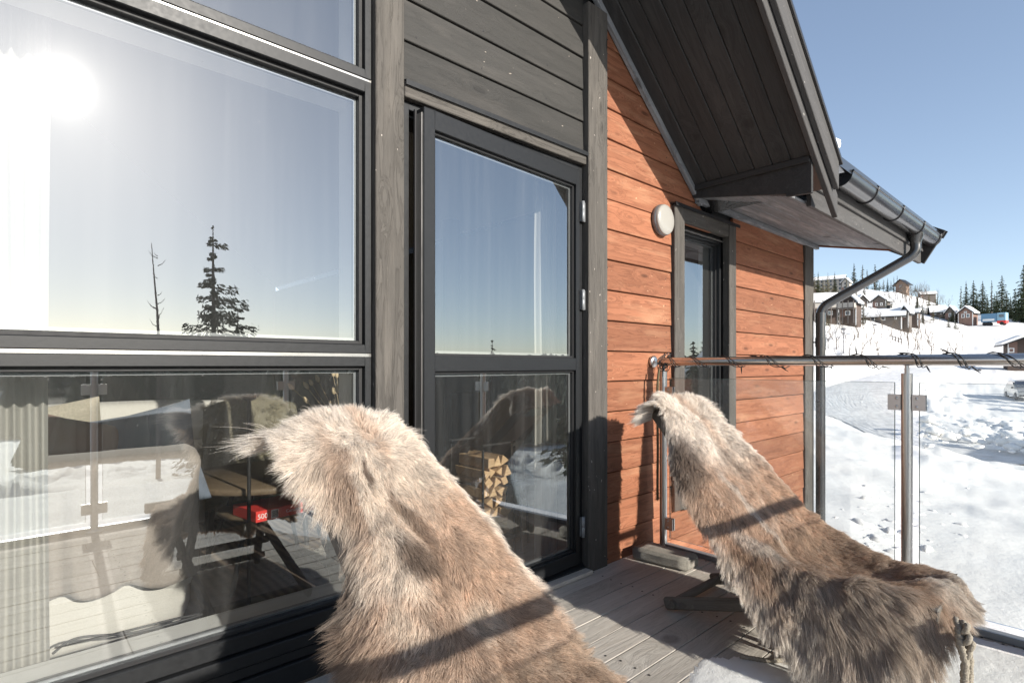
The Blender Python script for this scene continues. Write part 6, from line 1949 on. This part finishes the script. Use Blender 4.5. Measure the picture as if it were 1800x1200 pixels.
cabin_far(1486, 512, 16, 26, 'pale gabled wing at the end of the multi storey building', yaw=-20, gable='front', wins=[(0, .3, .4, .2), (0, .6, .3, .15)], wall='cabpale', roofh=.3, trim='cabgrey', Z=250)
cabin_far(1649, 556, 28, 19, 'brown cabin with a snowy roof, left of the reddish one', yaw=8, gable='side', wins=[(-.2, .35, .12, .3), (.2, .35, .12, .3)], wall='cabgrey', roofh=.5, Z=170)
cabin_far(1670, 561, 20, 24, 'brown gabled cabin touching the reddish one', yaw=-20, gable='front', wins=[(0, .35, .3, .3)], wall='cabgrey', roofh=.45, depth=1.1, Z=166)
cabin_far(1697, 563, 30, 26, 'reddish cabin with white gable boards beside the blue container', yaw=-18, gable='front', wins=[(-.16, .36, .22, .30), (.16, .36, .22, .30), (0, .64, .2, .14)], wall='cabred', roofh=.42, depth=1.0, Z=162)
cabin_far(1632, 521, 30, 9, 'low grey cabin roof just showing on the far ridge', yaw=10, wall='cabgrey', roofh=.5, Z=300)
cabin_far(1797, 622, 58, 31, 'dark shed with a white band at the right edge of the slope', yaw=12, gable='front', wins=[(.38, .25, .2, .3)], roofh=.32, depth=.8, over=1.0, Z=84)
# unseen cabin added just outside the frame to cast shade over the ploughed road
root = empty('hill_cabin', (31.0, -8.5, ground_h(31, -8.5)), label='dark unseen cabin added on the sunny side of the road to shade it', cat='cabin')
m = MB(); m.box(-5.5, 5.5, -4, 4, -3, 3.6); m.prism([(-4, 3.6), (4, 3.6), (0, 7.0)], 'x', -5.5, 5.5); m.build('wall', M['cabwall'], root)
m = MB()
for s_ in (-1, 1): m.prism([(0, 7.05), (s_ * 4.7, 3.05), (s_ * 4.7, 3.4), (0, 7.4)], 'x', -6.1, 6.1)
m.build('roof', M['snow_near'], root)
for wx in (-3.4, -1.1, 1.4, 3.8):
    m = MB(); frame_rect(m, wx - .6, wx + .6, 1.0, 2.4, 4.0, 4.1, .12); fo = m.build('window', M['white'], root)
    m = MB(); m.box(wx - .48, wx + .48, 4.01, 4.04, 1.12, 2.28); m.build('pane', M['wpane'], fo)
# scattered trees among the cabins
rs_ = random.Random(77)
for k in range(40):
    px = rs_.uniform(1450, 1680); f_ = (px - 1428) / 237
    py = rs_.uniform(525 + 15 * f_, 578 - 8 * f_); hh_ = rs_.uniform(20, 44) * (1.1 - 0.45 * f_)
    kind = rs_.choice(['pine', 'thin', 'slim', 'bush'])
    put_tree(kind, px, py, py - (hh_ if kind != 'bush' else hh_ * .5), 'small conifer standing among the cabins on the snowy hillside', 'small conifers among the hill cabins', name='conifer_tree', ws=1.0 if kind != 'thin' else 1.5)
# reflected cabins down the sunny slope
def cabin_at(x, y, z, W, H, yaw, label, wins, wall='cabwall', gable='front'):
    k = math.hypot(x, y)
    root_px = None
    p0 = cabin_far(1500, 600, 10, 10, label, Z=100, wall=wall) if False else None
for i, (xm, ym_top, ym_bot, wpx_, lab) in enumerate([(818, 688, 775, 66, 'dark gabled cabin with white windows mirrored in the lower door pane, left'), (868, 693, 780, 52, 'dark gabled cabin with white windows mirrored in the lower door pane, right')]):
    d = ray(xm, 642); s = 80.0 / d.y                      # mirrored path: real y = 2*1.93 - 80
    X, Y = d.x * s, 3.86 - 80.0
    Zc = s; k = Zc / 970
    W = wpx_ * k; H = (ym_bot - ym_top) * k; zb = 1.08 - (ym_bot - 642) * k
    root = empty('valley_cabin', (X, Y, zb), label=lab, cat='cabin'); root.rotation_euler = (0, 0, R(-10 + 8 * i))
    D = W * .9; hw = H * .6; hr = H
    m = MB(); m.box(-W / 2, W / 2, -D, 0, -3, hw); m.prism([(-W / 2, hw), (W / 2, hw), (0, hr)], 'y', -D, 0); m.build('wall', M['cabwall'], root)
    m = MB(); sl_ = (hr - hw) / (W / 2)
    for s_ in (-1, 1): m.prism([(0, hr + .02), (s_ * (W / 2 + .6), hw - sl_ * .6), (s_ * (W / 2 + .6), hw - sl_ * .6 + .3), (0, hr + .4)], 'y', -D - .5, .6)
    m.build('roof', M['snow_near'], root)
    for wz in (.22, .52):
        for wx in (-.27, .0, .27):
            w_, h_ = W * .15, H * .17; cx, cz = wx * W, wz * H
            m = MB(); frame_rect(m, cx - w_ / 2, cx + w_ / 2, cz - h_ / 2, cz + h_ / 2, 0, .1, .14); m.box(cx - .05, cx + .05, 0, .08, cz - h_ / 2, cz + h_ / 2)
            fo = m.build('window', M['white'], root); m = MB(); m.box(cx - w_ / 2 + .1, cx + w_ / 2 - .1, .01, .04, cz - h_ / 2 + .1, cz + h_ / 2 - .1); m.build('pane', M['wpane'], fo)

# ------------------------------------------------------------------ street lamps, fence, sign, container truck, parked car
M['lampgrey'] = plain('grey_lamp_post', (0.16, 0.16, 0.17), rough=0.5)
lamps = None
for i, (px, yb_, yt, lab) in enumerate([(1483, 622, 580, 'street lamp leftmost on the bank, nearest the downpipe'), (1538, 606, 572, 'street lamp in the middle of the snow bank'), (1614, 590, 562, 'street lamp farthest right on the slope')]):
    p = hit(px, yb_, 30); dist = Vector((p.x, p.y)).dot(Vector((CR, SR))); h = (yb_ - yt) / 970 * dist
    root = empty('street_lamp', p, label=lab, cat='street lamp', group='street lamps on the slope')
    m = MB(); m.tube([(0, 0, -.3), (0, 0, h)], [.07, .045], 8); m.build('pole', M['lampgrey'], root)
    m = MB(); m.lathe([(0.05, h), (.26, h + .05), (.40, h + .12), (.36, h + .2), (0, h + .32)], (0, 0, 0), (0, 0, 1), 14); m.build('lamp_shade', M['lampgrey'], root)
# wooden fence by the steps
p = hit(1568, 600, 30); q = hit(1585, 606, 30)
root = empty('snow_fence', p, label='short wooden stair railing on the snow bank above the road', cat='fence')
dx = (q - p); L = dx.length
for lvl in (0, 1.0):
    pass
for k in range(4):
    a = dx * (k / 3); m = MB(); m.box(a.x - .07, a.x + .07, a.y - .07, a.y + .07, a.z - .5, a.z + 1.2); m.build('post', M['cabgrey'], root)
for hh in (.5, .95):
    m = MB(); m.tube([(0, 0, hh), (dx.x, dx.y, dx.z + hh)], .06, 6); m.build('rail', M['cabgrey'], root)
# low slatted fence in front of the long cabin
for (xa, xb, yy, lab, n_) in [(1590, 1642, 567, 'low picket fence right of the long brown cabin', 26)]:
    a = hit(xa, yy, 60); b = hit(xb, yy + 1, 60); root = empty('picket_fence', a, label=lab, cat='fence')
    d = b - a
    for k in range(n_):
        c = d * (k / (n_ - 1)); zz = ground_h(a.x + c.x, a.y + c.y) - a.z
        m = MB(); m.box(c.x - .06, c.x + .06, c.y - .03, c.y + .03, zz - .3, zz + 1.0); m.build('picket', M['cabgrey'], root)
# white and grey crate on the bank
p = hit(1722, 652, 20); m = MB(); m.box(-.5, .5, -.2, .2, 0, .35); m.box(-.56, .56, -.26, .26, .35, .40); o = m.build('grit_box', M['lampgrey'], None, bevel=.02); o.location = p + Vector((0, 0, -.05)); tag(o, 'small grey grit box on the snow heap beside the road', 'box')
# blue container on a lorry
M['blue'] = plain('blue_container_paint', (0.12, 0.24, 0.36), rough=0.5, nscale=2, namt=.1); M['lblue'] = plain('light_blue_panel', (0.25, 0.42, 0.52), rough=0.5, nscale=2, namt=.1)
p = at_dist(1748, 158); k = 158 / 970 / 1.3; p.z = 1.08 + (642 - 572) / 970 * 158
root = empty('container_truck', p, label='blue and red box lorry parked below the row of spruces', cat='lorry')
root.rotation_euler = (0, 0, math.atan2(p.y, p.x) - math.pi / 2 + R(-14)); W = 44 * k
m = MB(); m.box(-W / 2, W * .14, -1.2, 1.2, 1.0, 3.4)
m.build('container', M['blue'], root, bevel=.04)
m = MB(); m.box(W * .15, W / 2, -1.2, 1.2, 1.25, 3.5); m.build('cab_body', M['lblue'], root, bevel=.08)
m = MB(); m.box(W * .15, W / 2 + .02, -1.22, 1.22, .5, 1.24); m.build('lower_cab', M['red'], root, bevel=.05)
m = MB(); m.box(-W / 2 + .4, W * .05, -1.23, -1.205, 1.3, 1.9); m.build('white_panel', M['white'], root)
m = MB(); m.box(W * .22, W * .42, -1.225, -1.205, 2.2, 3.0); m.build('cab_window', M['wpane'], root)
for xx in (-W * .36, -W * .2, W * .34):
    for yy in (-1.1, 1.1):
        m = MB(); m.lathe([(0, -.14), (.42, -.14), (.5, -.08), (.5, .08), (.42, .14), (0, .14)], (xx, yy, .5), (0, 1, 0), 20); m.build('wheel', M['blackm'], root)
# parked car at the right edge
def carb(loc, rz_, label):
    root = empty('parked_car', loc, label=label, cat='car'); root.rotation_euler = (0, 0, rz_)
    prof = [(-2.25, .35), (-2.3, .75), (-2.2, 1.0), (-1.9, 1.12), (-1.35, 1.72), (-.6, 1.80), (.55, 1.76), (1.25, 1.12), (2.15, .98), (2.32, .75), (2.3, .35)]
    m = MB(); n = len(prof); v = []
    secs = [(-.93, .86), (-.90, 1.0), (-.55, 1.03), (0, 1.04), (.55, 1.03), (.90, 1.0), (.93, .86)]
    for (yy, s) in secs:
        for (x, z) in prof:
            tum = 1 - max(0, z - 1.05) * .22
            v.append((x * (0.97 if abs(yy) > .9 else 1), yy * tum, .35 + (z - .35) * (s if z > 1.05 else 1.0)))
    f = []
    for i in range(len(secs) - 1):
        for k in range(n): a = i * n + k; b = i * n + (k + 1) % n; f.append((a, b, b + n, a + n))
    f.append(tuple(range(n))); f.append(tuple(range((len(secs) - 1) * n + n - 1, (len(secs) - 1) * n - 1, -1)))
    m.add(v, f, False); m.build('body', M['carpaint'], root, bevel=.03)
    for s in (-1, 1):
        m = MB(); m.prism([(-1.75, 1.15), (-1.28, 1.62), (.5, 1.66), (1.0, 1.16)], 'y', s * .885, s * .80); m.build('side_window', M['wpane'], root)
        for xx in (-1.45, 1.45):
            wh = empty('wheel', (xx, s * .86, .36), parent=root)
            mm = MB(); mm.lathe([(.2, -.11), (.33, -.11), (.36, -.07), (.36, .07), (.33, .11), (.2, .11)], (0, 0, 0), (0, 1, 0), 22); mm.build('tyre', M['blackm'], wh)
            mm = MB(); mm.lathe([(0, -.09), (.2, -.10), (.2, .10), (0, .09)], (0, 0, 0), (0, 1, 0), 18); mm.build('rim', M['spacer'], wh)
        m = MB(); m.box(2.27, 2.335, s * .60 - .18, s * .60 + .18, .74, .92); m.build('headlight', M['spacer'], root, bevel=.02)
        m = MB(); m.box(.82, 1.0, s * .92, s * 1.10, 1.08, 1.24); m.build('mirror', M['blackm'], root, bevel=.03)
    m = MB(); m.add([(.60, -.72, 1.735), (.60, .72, 1.735), (1.24, .80, 1.16), (1.24, -.80, 1.16)], [(0, 1, 2, 3)]); m.build('windscreen', M['wpane'], root).location = (.02, 0, .015)
    m = MB(); m.box(2.30, 2.345, -.38, .38, .58, .86); m.build('grille', M['blackm'], root, bevel=.01)
    m = MB(); m.box(2.30, 2.36, -.85, .85, .36, .50); m.build('bumper', M['blackm'], root, bevel=.02)
M['carpaint'] = plain('silver_grey_car_paint', (0.42, 0.42, 0.41), rough=0.3, metal=.3, coat=.8, nscale=2, namt=.04)
p = hit(1798, 702, 20); d = math.atan2(-p.y, -p.x)
carb(p + Vector((0, 0, 0.02)), d + R(14), 'silver grey car parked nose out at the right edge below the shed')

# small worn details: footprints pressed into the snow beyond the railing
bmf = bmesh.new(); bmesh.ops.create_icosphere(bmf, subdivisions=2, radius=1.0)
for vtx in bmf.verts:
    vtx.co = Vector((vtx.co.x * .16, vtx.co.y * .11, vtx.co.z * .07)) * (1 + .35 * mnoise.noise(vtx.co * 2))
me = bpy.data.meshes.new('snow_clump'); bmf.to_mesh(me); bmf.free(); me.polygons.foreach_set('use_smooth', [True] * len(me.polygons)); me.materials.append(M['snow_near'])
rs_ = random.Random(21)
base_v = [v.co.copy() for v in me.vertices]; base_f = [tuple(p.vertices) for p in me.polygons]
mb = MB()
for k in range(520):
    if k < 120: px = rs_.gauss(1560, 70); py = rs_.uniform(845, 975)
    else: px = rs_.uniform(1610, 1860); py = 742 + (px - 1610) * 0.10 + rs_.gauss(0, 15)
    if px < 1440: continue
    p = hit(px, min(max(py, 700), 990), 5)
    s = (rs_.random() ** 3) * (0.7 if k < 120 else 2.4) + 0.15; a = rs_.uniform(0, 6.28); sd_ = rs_.uniform(0, 50)
    q = []
    for v in base_v:
        n_ = 1 + 0.55 * mnoise.noise(v * 9 + Vector((sd_, 0, 0)))
        q.append((p.x + s * n_ * (v.x * math.cos(a) - v.y * math.sin(a)), p.y + s * n_ * (v.x * math.sin(a) + v.y * math.cos(a)), p.z - .012 * s + s * n_ * v.z))
    mb.add(q, base_f, True)
o = mb.build('snow_clumps', M['snow_near'], None); tag(o, 'loose lumps of snow scattered on the slope and the ploughed bank', 'snow', kind='stuff')
